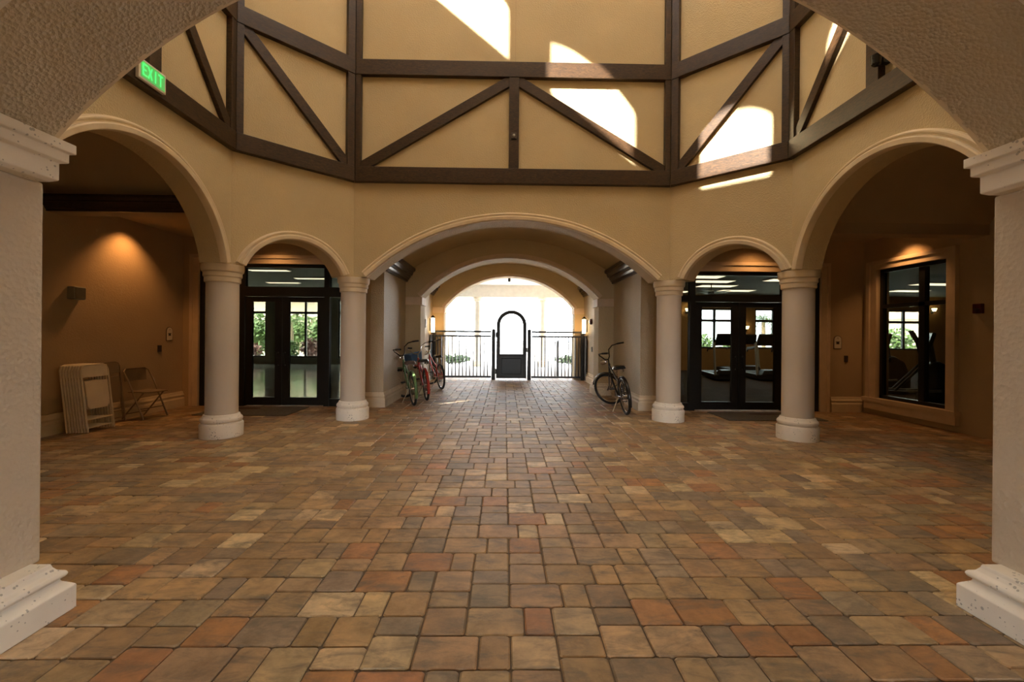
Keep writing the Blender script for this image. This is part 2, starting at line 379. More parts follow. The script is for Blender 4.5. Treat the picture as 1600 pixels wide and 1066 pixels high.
# round columns at the corners
def round_column(x, y, label):
    t = tag(empty('round_column', (x,y,0)), label, 'column', 'round columns of the rotunda')
    MB().lathe([(.0,0),(.256,0),(.258,.17),(.25,.185),(.236,.19),(.234,.205),(.244,.212),(.25,.23),(.246,.25),(.235,.262),(.222,.275),(.212,.3),(.196,.305)], n=64, cap=False).build('base', M['stone'], t, 30)
    MB().lathe([(.194,.3),(.194,2.07)], n=64).build('shaft', M['shaft'], t, 30)
    MB().lathe([(.15,2.062),(.206,2.062),(.214,2.072),(.214,2.13),(.222,2.137),(.228,2.145),(.228,2.195),(.236,2.202),(.244,2.21),(.25,2.235),(.252,2.299),(.1,2.299)], n=64, cap=False).build('capital', M['cream'], t, 30)
    return t
round_column(-2.607,7.32,'round cream column between the wide middle arch and the small left arch')
round_column(2.607,7.32,'round cream column between the wide middle arch and the small right arch')
round_column(-3.933,6.05,'round cream column between the tall left arch and the left glass doors')
round_column(3.933,6.05,'round cream column between the tall right arch and the right glass doors')

# square piers of the near arch
CAPP = [(.0,2.135),(.06,2.135),(.085,2.15),(.085,2.235),(.11,2.245),(.11,2.29),(.128,2.296),(.128,2.343)]
BASEP = [(.16,0),(.16,.118),(.148,.13),(.122,.152),(.118,.165),(.134,.172),(.14,.185),(.134,.2),(.112,.212),(.1,.232),(.095,.25),(.0,.25)]
for sg, lab in ((-1,'square stucco pier at the left edge of the picture'),(1,'square stucco pier at the right edge of the picture')):
    x0, x1 = (-2.9,-2.44) if sg < 0 else (2.42,2.9)
    t = tag(empty('square_pier', ((x0+x1)/2,2.0,0)), lab, 'pier', 'stucco piers of the near arch')
    for nm, mb, m in (('base', rect_profile(x0,x1,1.76,2.125,BASEP), 'stone'), ('shaft', MB().box(x0,x1,1.76,2.265,.24,2.14), 'pier'), ('cap', rect_profile(x0,x1,1.76,2.17,CAPP), 'stone')):
        o = mb.build(nm, M[m], t, bevel=.004 if nm != 'shaft' else .012); o.data.transform(Matrix.Translation(-t.location))

# ------------------------------------------------------------------ floor
def pavers():
    U = .0707; OX, OY = -.294, 2.49
    cols = [((.37,.215,.105),5),((.32,.19,.10),5),((.41,.255,.135),4),((.50,.335,.19),3),((.27,.165,.095),3),((.28,.20,.135),3),((.36,.15,.06),3),((.34,.215,.122),3),((.58,.41,.25),2),((.22,.155,.105),2)]
    mean = (.355,.222,.124)
    bag = [tuple((.72*a+.28*b)*k for a, b, k in zip(c, mean, (1.06,1.13,1.08))) for c, cnt in cols for _ in range(cnt)]
    mb = MB(); tone = []
    tile = [(0,0,3,2),(3,0,3,3),(6,0,4,3),(10,0,2,3),(12,0,3,3)]
    X0, X1, Y0, Y1 = -6.25, 6.7, .8, 14.4
    seen = 0
    for m in range(-140,140):
        for n in range(-40,40):
            ox, oy = 3*m+15*n, 3*m+n
            bx, by = OX+ox*U, OY+oy*U
            if bx > X1 or bx+15*U < X0 or by > Y1 or by < Y0-.3: continue
            for (a, b, w, h) in tile:
                x, y = bx+a*U, by+b*U
                if x < X0-.1 or x+w*U > X1+.1 or y < Y0 or y+h*U > Y1: continue
                if abs(x) > 2.7 and y > 8.75: continue
                g = .0025+random.random()*.0015; c = .007+random.random()*.007; ch = .006
                xa, xb, ya, yb = x+g, x+w*U-g, y+g, y+h*U-g
                zt = random.uniform(-.0022,.0)
                def octo(i, z):
                    k = c
                    j = lambda: random.uniform(-.002,.002)
                    return [(xa+i+k,ya+i+j(),z),(xb-i-k,ya+i+j(),z),(xb-i+j(),ya+i+k,z),(xb-i+j(),yb-i-k,z),(xb-i-k,yb-i+j(),z),(xa+i+k,yb-i+j(),z),(xa+i+j(),yb-i-k,z),(xa+i+j(),ya+i+k,z)]
                L = octo(0,-.03)+octo(0,zt-.006)+octo(ch,zt)
                fs = [tuple(range(16,24))]+[(r*8+k, r*8+(k+1)%8, r*8+8+(k+1)%8, r*8+8+k) for r in range(2) for k in range(8)]
                mb.add(L, fs)
                cc = random.choice(bag); v = random.uniform(.86,1.14); cc = (cc[0]*v, cc[1]*v*random.uniform(.97,1.03), cc[2]*v*random.uniform(.94,1.06), 1)
                tone += [cc]*24
    o = struct(mb.build('floor', M['paver'], None))
    at = o.data.color_attributes.new('paver_tone', 'FLOAT_COLOR', 'POINT')
    at.data.foreach_set('color', [x for c in tone for x in c])
    return o
pavers()
struct(MB().box(-6.3,6.75,-7,14.45,-.12,-.012).build('floor_joints', M['grout']))
struct(MB().box(-70,70,14.4,90,-.16,-.02).build('ground', M['ground']))
struct(MB().box(-70,70,-60,-7,-.16,-.02).build('ground_south', M['brownground']))

# ------------------------------------------------------------------ corridor shell
WX, EX, WY, EY = -6.2, 6.65, 8.47, 8.24
BBP = [(0,0),(.05,0),(.05,.15),(.042,.16),(.03,.175),(.03,.19),(.038,.2),(.038,.215),(.022,.24),(.015,.275),(0,.28)]
DL = (-5.9,-2.97,0,2.70); DR = (3.05,5.82,0,2.62)
fWN = Frame((WX,WY),(-2.67,WY),(0,-1)); fEN = Frame((2.67,EY),(EX,EY),(0,-1))
struct(wall_holes(fWN, 0, fWN.L, 0, 4.2, .18, [(DL[0]-WX,DL[1]-WX,0,DL[3])]).build('wall_left_doors', M['brown']))
struct(wall_holes(fEN, 0, fEN.L, 0, 4.2, .18, [(DR[0]-2.67,DR[1]-2.67,0,DR[3])]).build('wall_right_doors', M['brown']))
fWW = Frame((WX,1.9),(WX,WY),(1,0)); fEE = Frame((EX,EY),(EX,1.9),(-1,0))
EW = (6.65,7.92,.31,2.63)      # east window
struct(wall_holes(fWW, 0, fWW.L, 0, 4.2, .2, []).build('wall_left_corridor', M['brown']))
struct(wall_holes(fEE, 0, fEE.L, 0, 4.2, .2, [(EY-EW[1],EY-EW[0],EW[2],EW[3])]).build('wall_right_corridor', M['brown']))
struct(MB().box(WX-.2,-3.06,1.75,1.95,0,4.2).build('wall_left_end', M['brown']))
struct(MB().box(3.06,EX+.2,1.75,1.95,0,4.2).build('wall_right_end', M['brown']))
struct(profile_run(BBP, fWW, 0, fWW.L).build('baseboard_left', M['cream'], None))
struct(profile_run(BBP, fEN, DR[1]-2.67+.2, fEN.L, 0, 1).build('baseboard_right', M['cream'], None))
# ceilings, beams and the barrel vaults of the side bays
def poly_slab(pts, z0, z1): return MB().hexa([(x,y,z0) for x, y in pts], [(x,y,z1) for x, y in pts])
struct(poly_slab([(WX,6.2),(-4.12,6.2),(-2.78,7.5),(-2.67,7.5),(-2.67,WY),(WX,WY)], 3.2, 3.3).build('ceiling_left', M['brown']))
struct(poly_slab([(EX,6.3),(4.06,6.3),(2.78,7.5),(2.67,7.5),(2.67,EY),(EX,EY)], 3.2, 3.3).build('ceiling_right', M['brown']))
struct(MB().box(WX,-4.05,5.99,6.22,2.985,4.2).build('trim_beam_left', M['brown']))
struct(MB().box(4.05,EX,6.08,6.31,2.85,4.2).build('trim_beam_right', M['brown']))
CRP = [(0,0),(.03,0),(.03,.02),(.045,.03),(.06,.06),(.1,.1),(.11,.105),(.11,.125),(.125,.135),(.155,.155),(.16,.17),(.16,.19),(0,.19)]
CR2 = [(0,0),(.05,0),(.05,.04),(.075,.05),(.09,.09),(.11,.1),(.115,.14),(.15,.15),(.17,.2),(.175,.23),(.22,.245),(.225,.31),(0,.31)]
fBL = Frame((WX,5.99),(-4.1,5.99),(0,-1))
trim(profile_run([(o,z+2.985) for o, z in CRP], fBL, 0, fBL.L), M['crown'])
def vault(axis, a0, a1, half, zs, rise, c, th=.1, n=36):
    R = (half*half+rise*rise)/(2*rise); cz = zs+rise-R; a = math.asin(half/R); mb = MB(); pts = []
    for k in range(n+1):
        t = -a+2*a*k/n; pts.append((math.sin(t), math.cos(t)))
    def P(u, s, z): return (c+s, u, z) if axis == 'y' else (u, c+s, z)
    vs = [P(u, r*sx, cz+r*cx) for u in (a0, a1) for r in (R, R+th) for sx, cx in pts]; m = n+1; fs = []
    for k in range(n):
        fs += [(k,k+1,2*m+k+1,2*m+k), (m+k+1,m+k,3*m+k,3*m+k+1), (k+1,k,m+k,m+k+1), (2*m+k,2*m+k+1,3*m+k+1,3*m+k)]
    return mb.add(vs, fs), R, cz
struct(vault('x', WX, -4.14, 1.42, 3.17, .75, 4.57)[0].build('ceiling_left_vault', M['brown'], None, True))
struct(vault('x', 4.14, EX, 1.48, 3.0, .85, 4.6)[0].build('ceiling_right_vault', M['brown'], None, True))
# roof slab around the drum so that daylight only comes through the openings
OCB = [(x*1.12,4.7+(y-4.7)*1.12) for x, y in OC]
struct(ring_slab(OCB, [(-3.9,21),(3.9,21),(19,12),(19,3),(3.9,-7),(-3.9,-7),(-14,3),(-14,12)], 4.2, 4.3).build('roof_slab', M['pale']))
struct(MB().box(-14,-3.8,11.5,20.3,4.2,4.3).build('roof_slab_left', M['pale']))
struct(MB().box(3.8,19,11.5,18.3,4.2,4.3).build('roof_slab_right', M['pale']))
struct(MB().box(-9,-3.8,-3,4,4.2,4.3).build('roof_slab_left_front', M['pale']))
struct(MB().box(3.8,19,-3,4,4.2,4.3).build('roof_slab_right_front', M['pale']))
# passage behind the camera, open to daylight at its far end
struct(MB().box(-3.4,-3.2,-7,1.75,0,4.2).build('wall_near_left', M['rough']))
struct(MB().box(3.2,3.4,-7,1.75,0,4.2).build('wall_near_right', M['rough']))

fNE = Frame((-3.2,-5),(3.2,-5),(0,1))
struct(wall_holes(fNE, 0, fNE.L, 0, 4.2, .2, [(1.9,4.5,0,2.4)]).build('wall_near_baffle', M['rough']))  # unseen cross-wall, added to cut down the daylight from behind
# ------------------------------------------------------------------ the far passage
TV = vault('y', WY, 10.3, 2.45, 2.77, .85, 0)
struct(TV[0].build('ceiling_passage', M['wall'], None, True))
struct(vault('y', 10.84, 13.9, 2.4, 2.77, .85, 0)[0].build('ceiling_passage_far', M['wall'], None, True))
fLU = Frame((-2.6,8.49),(2.6,8.49),(0,-1))
struct(arch_wall(fLU, 0, 5.2, 2.77, 4.2, [(2.6,2.45,TV[1],TV[2])], .15).build('wall_lunette', M['brown']))
fA2 = Frame((-2.5,10.3),(2.5,10.3),(0,-1)); RA2 = (2.07**2+.92**2)/1.84; AA2 = (2.5,2.07,RA2,3.172-RA2)
struct(arch_wall(fA2, 0, 5, 0, 4.2, [AA2], .54).build('wall_middle_arch', M['wall']))
trim(arc_sweep(fA2, 2.5, RA2, AA2[3], 2.07, [(0,-.02),(0,.02),(.03,.035),(.07,.02),(.11,.02),(.11,-.02)]), M['trim'], 30)
fA3 = Frame((-2.45,13.9),(2.45,13.9),(0,-1)); RA3 = (2.05**2+1.0**2)/2.0; AA3 = (2.48,2.05,RA3,3.225-RA3)
struct(arch_wall(fA3, 0, 4.95, 0, 4.2, [AA3], .45).build('wall_gate_arch', M['wall']))
trim(arc_sweep(fA3, 2.48, RA3, AA3[3], 2.05, [(0,-.02),(0,.02),(.03,.03),(.06,.02),(.09,.02),(.09,-.02)]), M['trim'], 30)
for sg, x in ((-1,-2.42),(1,2.42)):
    fr = Frame((x,WY if sg < 0 else EY),(x,10.3),(-sg,0)); fr2 = Frame((x+.04*-sg,10.84),(x+.04*-sg,13.9),(-sg,0))
    side = 'left' if sg < 0 else 'right'
    struct(wall_holes(fr, .0 if sg < 0 else 0, fr.L, 0, 4.2, .25, []).build('wall_passage_'+side, M['rough']))
    struct(wall_holes(fr2, 0, fr2.L, 0, 4.2, .25, []).build('wall_passage_far_'+side, M['rough']))
    struct(profile_run(BBP, fr, 0, fr.L, -1, 0).build('baseboard_passage_'+side, M['cream']))
    struct(profile_run(BBP, fr2, 0, fr2.L).build('baseboard_passage_far_'+side, M['cream']))
    struct(profile_run([(o,z+2.60) for o, z in CR2], fr, .03, fr.L).build('trim_crown_'+side, M['crown'], None, 25))
    struct(profile_run([(o,z+2.60) for o, z in CR2], fr2, .03, fr2.L).build('trim_crown_far_'+side, M['crown'], None, 25))
    # end face of the wall toward the rotunda and imposts of the arches
    fe = Frame((-2.95,WY),(-2.42,WY),(0,-1)) if sg < 0 else Frame((2.42,EY),(3.03,EY),(0,-1))
    struct(profile_run(BBP, fe, 0 if sg < 0 else 0, fe.L, -1 if sg > 0 else 0, -1 if sg < 0 else 0).build('baseboard_pier_'+side, M['cream']))
    xi = sg*2.07; xo = sg*2.42
    for (ya, yb, xin, z0) in ((10.3,10.84,2.06*sg,2.07),(13.9,14.35,(-2.02 if sg < 0 else 2.08),2.06)):
        a, b = sorted((xin-sg*.025, xo)); TN[0] += 1
        struct(MB().box(a, b, ya-.025, yb+.02, z0, z0+.185).build('trim_%d' % TN[0], M['trim'], None, bevel=.01))
    a, b = sorted((xi-sg*.05, xo)); TN[0] += 1
    struct(rect_profile(a,b,10.3,10.84,[(o*.8,z) for o, z in BBP[1:]]).build('trim_%d' % TN[0], M['cream']))

# ------------------------------------------------------------------ doors and windows
def bars(mb, xs, zs, y0, y1):
    for x0, x1, z0, z1 in xs: mb.box(x0,x1,y0,y1,z0,z1)
def glazed_doors(name, y, D, sl, l1, l2, head, tr):
    x0, x1, _, zt = D
    t = struct(empty(name, ((x0+x1)/2, y, 0)))
    inv = Matrix.Translation(-t.location)
    def put(mb, nm, m, par=t, **k):
        o = mb.build(nm, M[m], par, **k); o.data.transform(inv); return o
    fm = MB(); e = .004
    fm.box(x0+e,x0+.09,y,y+.11,.0,zt-e); fm.box(x1-.09,x1-e,y,y+.11,.0,zt-e); fm.box(x0+.09,x1-.09,y,y+.11,zt-.07,zt-e)
    fm.box(x0+.09,x1-.09,y,y+.11,head[0],head[1])
    for a, b in sl: fm.box(a,b,y,y+.11,0,head[0]); fm.box(a,b,y,y+.11,head[1],zt-.07)
    put(fm, 'frame', 'bronze')
    put(MB().box(x0+.09,x1-.09,y+.05,y+.056,head[1],zt-.07), 'transom_glass', 'glass')
    for a, b in ((x0+.09,sl[0][0]),(sl[-1][1],x1-.09)):
        s = put(MB().box(a,b,y+.05,y+.056,.14,head[0]), 'sidelight_glass', 'glass')
        put(MB().box(a,b,y+.02,y+.09,.0,.14), 'sidelight_rail', 'bronze')
    for (a, b), side in ((l1,1),(l2,-1)):
        lf = MB(); ws = .13; a += .006; b -= .006
        lf.box(a,a+ws,y+.025,y+.075,.02,head[0]-.006); lf.box(b-ws,b,y+.025,y+.075,.02,head[0]-.006)
        lf.box(a+ws,b-ws,y+.025,y+.075,.02,.165); lf.box(a+ws,b-ws,y+.025,y+.075,head[0]-.1,head[0]-.006)
        lo = put(lf, 'door_leaf', 'bronze')
        put(MB().box(a+ws,b-ws,y+.047,y+.053,.165,head[0]-.1), 'pane', 'glass', lo)
        hx = b-.06 if side > 0 else a+.06
        h = MB().tube([(hx,y+.03,.78),(hx,y-.02,.78),(hx-.0,y-.035,.8),(hx,y-.035,1.0),(hx,y-.02,1.02),(hx,y+.03,1.02)], .012)
        put(h, 'pull_handle', 'bronze', lo, smooth=True)
    return t
def casing(x0, x1, zt, y, w=.16, z0=0, right=True):
    P = [(0,0),(0,.03),(.03,.045),(.07,.03),(.11,.03),(.12,.055),(.16,.055),(.16,0)]
    m = MB()
    for (a, b) in ((x0-w,x0),(x1,x1+w)):
        m.box(a,b,y-.03,y,z0,zt+w); 
        k = (a,a+.05) if a < x0 else (b-.05,b)
        m.box(k[0],k[1],y-.05,y-.03,z0,zt+w)
    m.box(x0,x1,y-.03,y,zt,zt+w); m.box(x0-w,x1+w,y-.055,y-.03,zt+w-.05,zt+w+.01)
    return m
glazed_doors('door_1', WY+.02, DL, [(-5.16,-5.06),(-3.56,-3.46)], (-5.06,-4.36), (-4.36,-3.56), (2.085,2.27), 0)
trim(casing(DL[0],DL[1],DL[3],WY,.15), M['trim'])
glazed_doors('door_2', EY+.02, DR, [(3.36,3.46),(5.12,5.26)], (3.46,4.30), (4.30,5.12), (2.05,2.17), 0)
trim(casing(DR[0],DR[1],DR[3],EY,.16), M['trim'])
# east window, its casing and sill
w = struct(empty('window_1', (EX, (EW[0]+EW[1])/2, EW[2])))
inv = Matrix.Translation(-w.location)
fm = MB(); x0 = EX+.03
for a, b, c, d in ((EW[0],EW[0]+.06,EW[2],EW[3]),(EW[1]-.06,EW[1],EW[2],EW[3]),(EW[0],EW[1],EW[2],EW[2]+.06),(EW[0],EW[1],EW[3]-.06,EW[3]),(7.06,7.17,EW[2]+.06,EW[3]-.06),(EW[0]+.06,EW[1]-.06,1.93,2.0)):
    fm.box(x0,x0+.08,a+.002,b-.002,c+.002,d-.002)
o = fm.build('frame', M['bronze'], w); o.data.transform(inv)
o = MB().box(x0+.04,x0+.045,EW[0]+.06,EW[1]-.06,EW[2]+.06,EW[3]-.06).build('pane', M['glass'], w); o.data.transform(inv)
m = MB()
for a, b, c, d in ((EW[0]-.16,EW[0],.26,EW[3]+.16),(EW[1],EW[1]+.2,.26,EW[3]+.16),(EW[0],EW[1],EW[3],EW[3]+.16)): m.box(EX-.04,EX,a,b,c,d)
m.box(EX-.065,EX-.04,EW[0]-.16,EW[1]+.2,EW[3]+.1,EW[3]+.16); m.box(EX-.065,EX-.04,EW[1]+.13,EW[1]+.2,.26,EW[3]+.1)
m.box(EX-.065,EX-.04,EW[0]-.16,EW[0]-.1,.26,EW[3]+.1)
m.box(EX-.1,EX,EW[0]-.2,EW[1]+.24,.24,.31); m.box(EX-.07,EX,EW[0]-.18,EW[1]+.22,.1,.24)
trim(m, M['trim'])

# floor mats
def floor_mat(x0, x1, y0, y1, label, fx):
    t = tag(MB().box(x0,x1,y0,y1,0.0,.012).build('door_mat', M['mat'], None, bevel=.004), label, 'door mat', 'mats before the glass doors')
    ml = MB().lathe([(0,.0121),(1,.0121),(1,.0135),(0,.0135)], n=24, cap=False); ml.v = [(fx+vx*.27,(y1-.22)+vy*.1,vz) for vx, vy, vz in ml.v]
    ml.build('motif', M['matd'], t)
floor_mat(-5.35,-3.78,7.5,8.4,'brown floor mat before the left glass doors',-4.85)
floor_mat(3.62,5.3,7.3,8.1,'brown floor mat before the right glass doors',4.55)

# ------------------------------------------------------------------ rooms behind the glass
def far_window(num, y, x0, x1, z0, z1, tz, mull):
    w = struct(empty('window_%d' % num, ((x0+x1)/2, y, z0))); inv = Matrix.Translation(-w.location); fm = MB()
    for a, b, c, d in [(x0,x0+.07,z0,z1),(x1-.07,x1,z0,z1),(x0+.07,x1-.07,z0,z0+.07),(x0+.07,x1-.07,z1-.07,z1),(x0+.07,x1-.07,tz-.05,tz+.05)]+[(q-.045,q+.045,z0+.07,z1-.07) for q in mull]:
        fm.box(a,b,y-.04,y+.04,c,d)
    o = fm.build('frame', M['bronze'], w); o.data.transform(inv)
    o = MB().box(x0+.07,x1-.07,y-.003,y+.003,z0+.07,z1-.07).build('pane', M['glass'], w); o.data.transform(inv)
# left room
WR = 20.0; wz0, wz1, wtz = .29, 2.9, 2.3
wins = [(-12.45,-10.8,-11.9),(-9.85,-8.3,-9.07),(-7.6,-5.95,-6.8),(-5.0,-3.7,-4.35)]
fr = Frame((-13,WR),(-3.1,WR),(0,-1))
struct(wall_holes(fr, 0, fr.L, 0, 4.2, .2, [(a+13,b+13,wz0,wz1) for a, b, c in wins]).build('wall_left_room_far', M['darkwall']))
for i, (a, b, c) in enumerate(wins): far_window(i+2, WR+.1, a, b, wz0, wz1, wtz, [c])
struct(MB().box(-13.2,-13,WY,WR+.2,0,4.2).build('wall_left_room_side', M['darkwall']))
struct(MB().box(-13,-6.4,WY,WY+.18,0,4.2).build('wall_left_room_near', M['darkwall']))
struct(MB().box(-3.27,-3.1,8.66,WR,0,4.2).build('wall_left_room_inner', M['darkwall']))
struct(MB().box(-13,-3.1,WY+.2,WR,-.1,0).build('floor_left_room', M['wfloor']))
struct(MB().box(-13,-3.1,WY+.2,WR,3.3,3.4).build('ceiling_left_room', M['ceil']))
def troffer(x, y, z, label, lx=1.2, ly=.3):
    t = tag(empty('ceiling_light', (x,y,z)), label, 'ceiling light', 'ceiling light panels inside the rooms')
    MB().box(-lx/2,lx/2,-ly/2,ly/2,-.03,0).build('housing', M['signw'], t)
    MB().box(-lx/2+.02,lx/2-.02,-ly/2+.02,ly/2-.02,-.036,-.03).build('diffuser', M['troffer'], t)
for x, y, lb in ((-7.25,13.5,'strip light in the left room nearest the doors'),(-6.76,15.4,'strip light in the left room second from the doors'),(-8.46,16.8,'strip light in the left room farthest from the doors')):
    troffer(x, y, 3.3, lb)
# gym
GY = 18.0
gw = [(7.85,9.35,8.5),(10.15,11.75,10.95),(12.8,14.3,13.6),(15.5,17.2,16.4)]
fr = Frame((3.0,GY),(18.6,GY),(0,-1))
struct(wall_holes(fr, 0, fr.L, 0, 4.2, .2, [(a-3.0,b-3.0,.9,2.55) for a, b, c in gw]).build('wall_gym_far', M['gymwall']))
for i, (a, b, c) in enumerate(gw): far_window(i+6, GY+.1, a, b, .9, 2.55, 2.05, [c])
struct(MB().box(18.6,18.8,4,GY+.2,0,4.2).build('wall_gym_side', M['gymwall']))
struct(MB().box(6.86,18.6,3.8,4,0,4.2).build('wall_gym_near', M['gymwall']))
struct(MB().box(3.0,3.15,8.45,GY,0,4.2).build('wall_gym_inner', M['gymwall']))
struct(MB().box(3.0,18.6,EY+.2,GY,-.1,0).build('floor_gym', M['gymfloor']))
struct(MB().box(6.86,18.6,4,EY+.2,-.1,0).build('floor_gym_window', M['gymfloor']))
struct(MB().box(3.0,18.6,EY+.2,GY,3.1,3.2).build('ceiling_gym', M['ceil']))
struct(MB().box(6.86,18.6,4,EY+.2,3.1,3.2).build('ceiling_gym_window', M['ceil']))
for k, (x, y) in enumerate(((5.4,12.4),(6.2,13.4),(6.9,14.6),(8.2,12.9),(8.3,16.0),(6.2,16.6),(13.2,13.5),(14.2,15.5))):
    lb = ['light panel in the gym nearest the right glass doors','light panel in the gym left of the ceiling fan','light panel in the gym right of the ceiling fan','light panel at the right of the right door transom','light panel over the treadmills farthest to the right','light panel in the gym farthest from the doors, at left','light panel seen through the upper left window pane','light panel seen through the upper right window pane'][k]
    troffer(x, y, 3.1, lb, 1.2, .55)
def wall_sconce(x, y, z, label, face=-1):
    t = tag(empty('wall_sconce', (x,y,z)), label, 'wall lamp', 'gym wall sconces')
    MB().box(-.05,.05,-.03,-.002,-.12,.12).build('backplate', M['bronze'], t)
    MB().lathe([(.05,-.04),(.09,.08)], (0,-.12), 16).build('shade', M['lamp'], t, True)
    MB().tube([(0,-.03,-.08),(0,-.12,-.08),(0,-.12,-.04)], .012).build('arm', M['bronze'], t, True)
wall_sconce(7.3,GY,2.45,'glowing sconce left of the left gym window, beside the column')
wall_sconce(9.75,GY,1.75,'glowing sconce on the orange gym wall between two windows')
wall_sconce(17.5,GY,2.55,'glowing sconce on the gym wall seen through the corridor window')
# ceiling fan
t = tag(empty('ceiling_fan', (6.45,14.0,3.1)), 'dark ceiling fan in the gym, seen through the right door transom', 'ceiling fan')
MB().tube([(0,0,0),(0,0,-.25)], .015).build('rod', M['iron'], t); MB().lathe([(.02,-.36),(.1,-.34),(.1,-.26),(.03,-.23)], n=20).build('motor', M['iron'], t, True)
for k in range(5):
    a = 2*PI*k/5+.2
    MB().box(.1,.62,-.065,.065,-.3,-.29).xform(Matrix.Rotation(a,4,'Z')).build('blade', M['iron'], t)

def treadmill(x, y, rz, label):
    t = tag(empty('treadmill', (x,y,0), rz), label, 'treadmill', 'treadmills in the gym')
    MB().box(-.42,.42,-.95,.95,.05,.2).build('deck', M['iron'], t, bevel=.02)
    MB().box(-.27,.27,-.9,.6,.2,.21).build('belt', M['black'], t)
    MB().hexa([(-.36,.55,.2),(.36,.55,.2),(.36,.98,.2),(-.36,.98,.2)], [(-.28,.7,.36),(.28,.7,.36),(.28,.95,.34),(-.28,.95,.34)]).build('motor_cover', M['iron'], t, bevel=.02)
    for s in (-1,1):
        MB().tube([(s*.4,.75,.15),(s*.4,.62,1.0),(s*.37,.55,1.2)], .035, 10).build('upright', M['grey'], t, True)
        MB().tube([(s*.38,.62,1.05),(s*.39,.3,1.0),(s*.39,-.02,.98),(s*.39,-.06,.9)], .022, 10).build('handrail', M['black'], t, True)
    MB().tube([(-.38,.55,1.08),(-.3,.47,1.12),(0,.44,1.13),(.3,.47,1.12),(.38,.55,1.08)], .02, 10).build('grab_bar', M['red'], t, True)
    MB().hexa([(-.36,.5,1.17),(.36,.5,1.17),(.36,.62,1.12),(-.36,.62,1.12)], [(-.33,.66,1.5),(.33,.66,1.5),(.33,.72,1.47),(-.33,.72,1.47)]).build('console', M['blackp'], t, bevel=.02)
    return t
treadmill(7.05,14.6,PI*.96,'treadmill behind the left leaf of the right glass doors')
treadmill(8.45,14.7,PI*.96,'treadmill behind the right leaf of the right glass doors')
treadmill(8.75,16.7,PI,'treadmill farther back, between the two door leaves')
def elliptical(x, y, rz, label, big):
    t = tag(empty('elliptical_trainer', (x,y,0), rz), label, 'exercise machine', 'exercise machines behind the corridor window')
    MB().box(-.3,.3,-.8,.8,.02,.1).build('base', M['iron'], t, bevel=.02)
    pr = [(-.75,.1),(-.2,.1),(-.12,.5),(-.2,.85),(-.4,.95),(-.62,.8),(-.75,.45)]
    MB().hexa([(-.17,a,b) for a, b in pr], [(.17,a,b) for a, b in pr]).build('housing', M['blackp'], t, bevel=.04)
    MB().tube([(0,-.35,.9),(0,-.3,1.25),(0,-.25,1.4)], .05, 10).build('mast', M['iron'], t, True)
    wv = .34 if big else .2
    MB().hexa([(-wv,-.2,1.15),(wv,-.2,1.15),(wv,-.28,1.15),(-wv,-.28,1.15)], [(-wv,-.3,1.52),(wv,-.3,1.52),(wv,-.36,1.5),(-wv,-.36,1.5)]).build('console', M['blackp'], t, bevel=.02)
    for s in (-1,1):
        MB().tube([(s*.26,.3,.25),(s*.28,-.2,.9),(s*.3,-.12,1.3),(s*.24,.0,1.55)], .025, 10).build('arm_lever', M['iron'], t, True)
        MB().box(s*.24-.09,s*.24+.09,.05,.5,.26,.31).build('pedal', M['black'], t, bevel=.015)
        MB().tube([(s*.24,.45,.25),(s*.2,-.45,.35)], .03, 8).build('crank_rail', M['grey'], t, True)
elliptical(8.35,9.1,.9,'bulky black exercise machine close behind the right corridor window',True)
elliptical(9.3,11.2,1.2,'slimmer black exercise machine farther behind the right corridor window',False)

# ------------------------------------------------------------------ wall fittings
def plaque(fr, s, z, label):
    P = lambda w, h, r: [(-w,-h),(w,-h),(w,h-r)]+[(r*math.cos(a)*w/r,h-r+r*math.sin(a)) for a in [PI*k/12 for k in range(1,12)]]+[(-w,h-r)]
    t = tag(MB().hexa([fr.p(s+a,z+b,-.003) for a, b in P(.075,.125,.075)], [fr.p(s+a,z+b,.008) for a, b in P(.075,.125,.075)]).build('wall_sign', M['signd']), label, 'sign', 'arched wall signs')
    MB().hexa([fr.p(s+a,z+b,.008) for a, b in P(.066,.116,.066)], [fr.p(s+a,z+b,.011) for a, b in P(.066,.116,.066)]).build('face', M['signw'], t)
    mk = MB(); mk.hexa([fr.p(s+a,z+b,.011) for a, b in ((-.03,-.035),(.03,-.035),(.022,.0),(-.022,0))], [fr.p(s+a,z+b,.013) for a, b in ((-.03,-.035),(.03,-.035),(.022,.0),(-.022,0))])
    mk.hexa([fr.p(s+a,z+b,.011) for a, b in ((-.035,.0),(.035,.0),(.04,.012),(-.04,.012))], [fr.p(s+a,z+b,.013) for a, b in ((-.035,.0),(.035,.0),(.04,.012),(-.04,.012))])
    mk.build('emblem', M['signd'], t); mk = MB()
    mk.hexa([fr.p(s+.008*math.cos(k*PI/4),z+.075+.008*math.sin(k*PI/4),.011) for k in range(8)], [fr.p(s+.008*math.cos(k*PI/4),z+.075+.008*math.sin(k*PI/4),.013) for k in range(8)])
    mk.build('dot', M['signd'], t)
plaque(fWW, 8.13-1.9, 1.36, 'small arched sign on the left wall, just left of the glass doors')
plaque(fEN, 6.15-2.67, 1.31, 'small arched sign between the right glass doors and the window')
tag(MB().hexa([fWW.p(6.0+a,1.1+b,-.003) for a, b in ((-.04,-.06),(.04,-.06),(.04,.06),(-.04,.06))], [fWW.p(6.0+a,1.1+b,.02) for a, b in ((-.035,-.055),(.035,-.055),(.035,.055),(-.035,.055))]).build('card_reader', M['signd']), 'small dark card reader below the sign on the left wall', 'card reader', 'card readers by the doors')
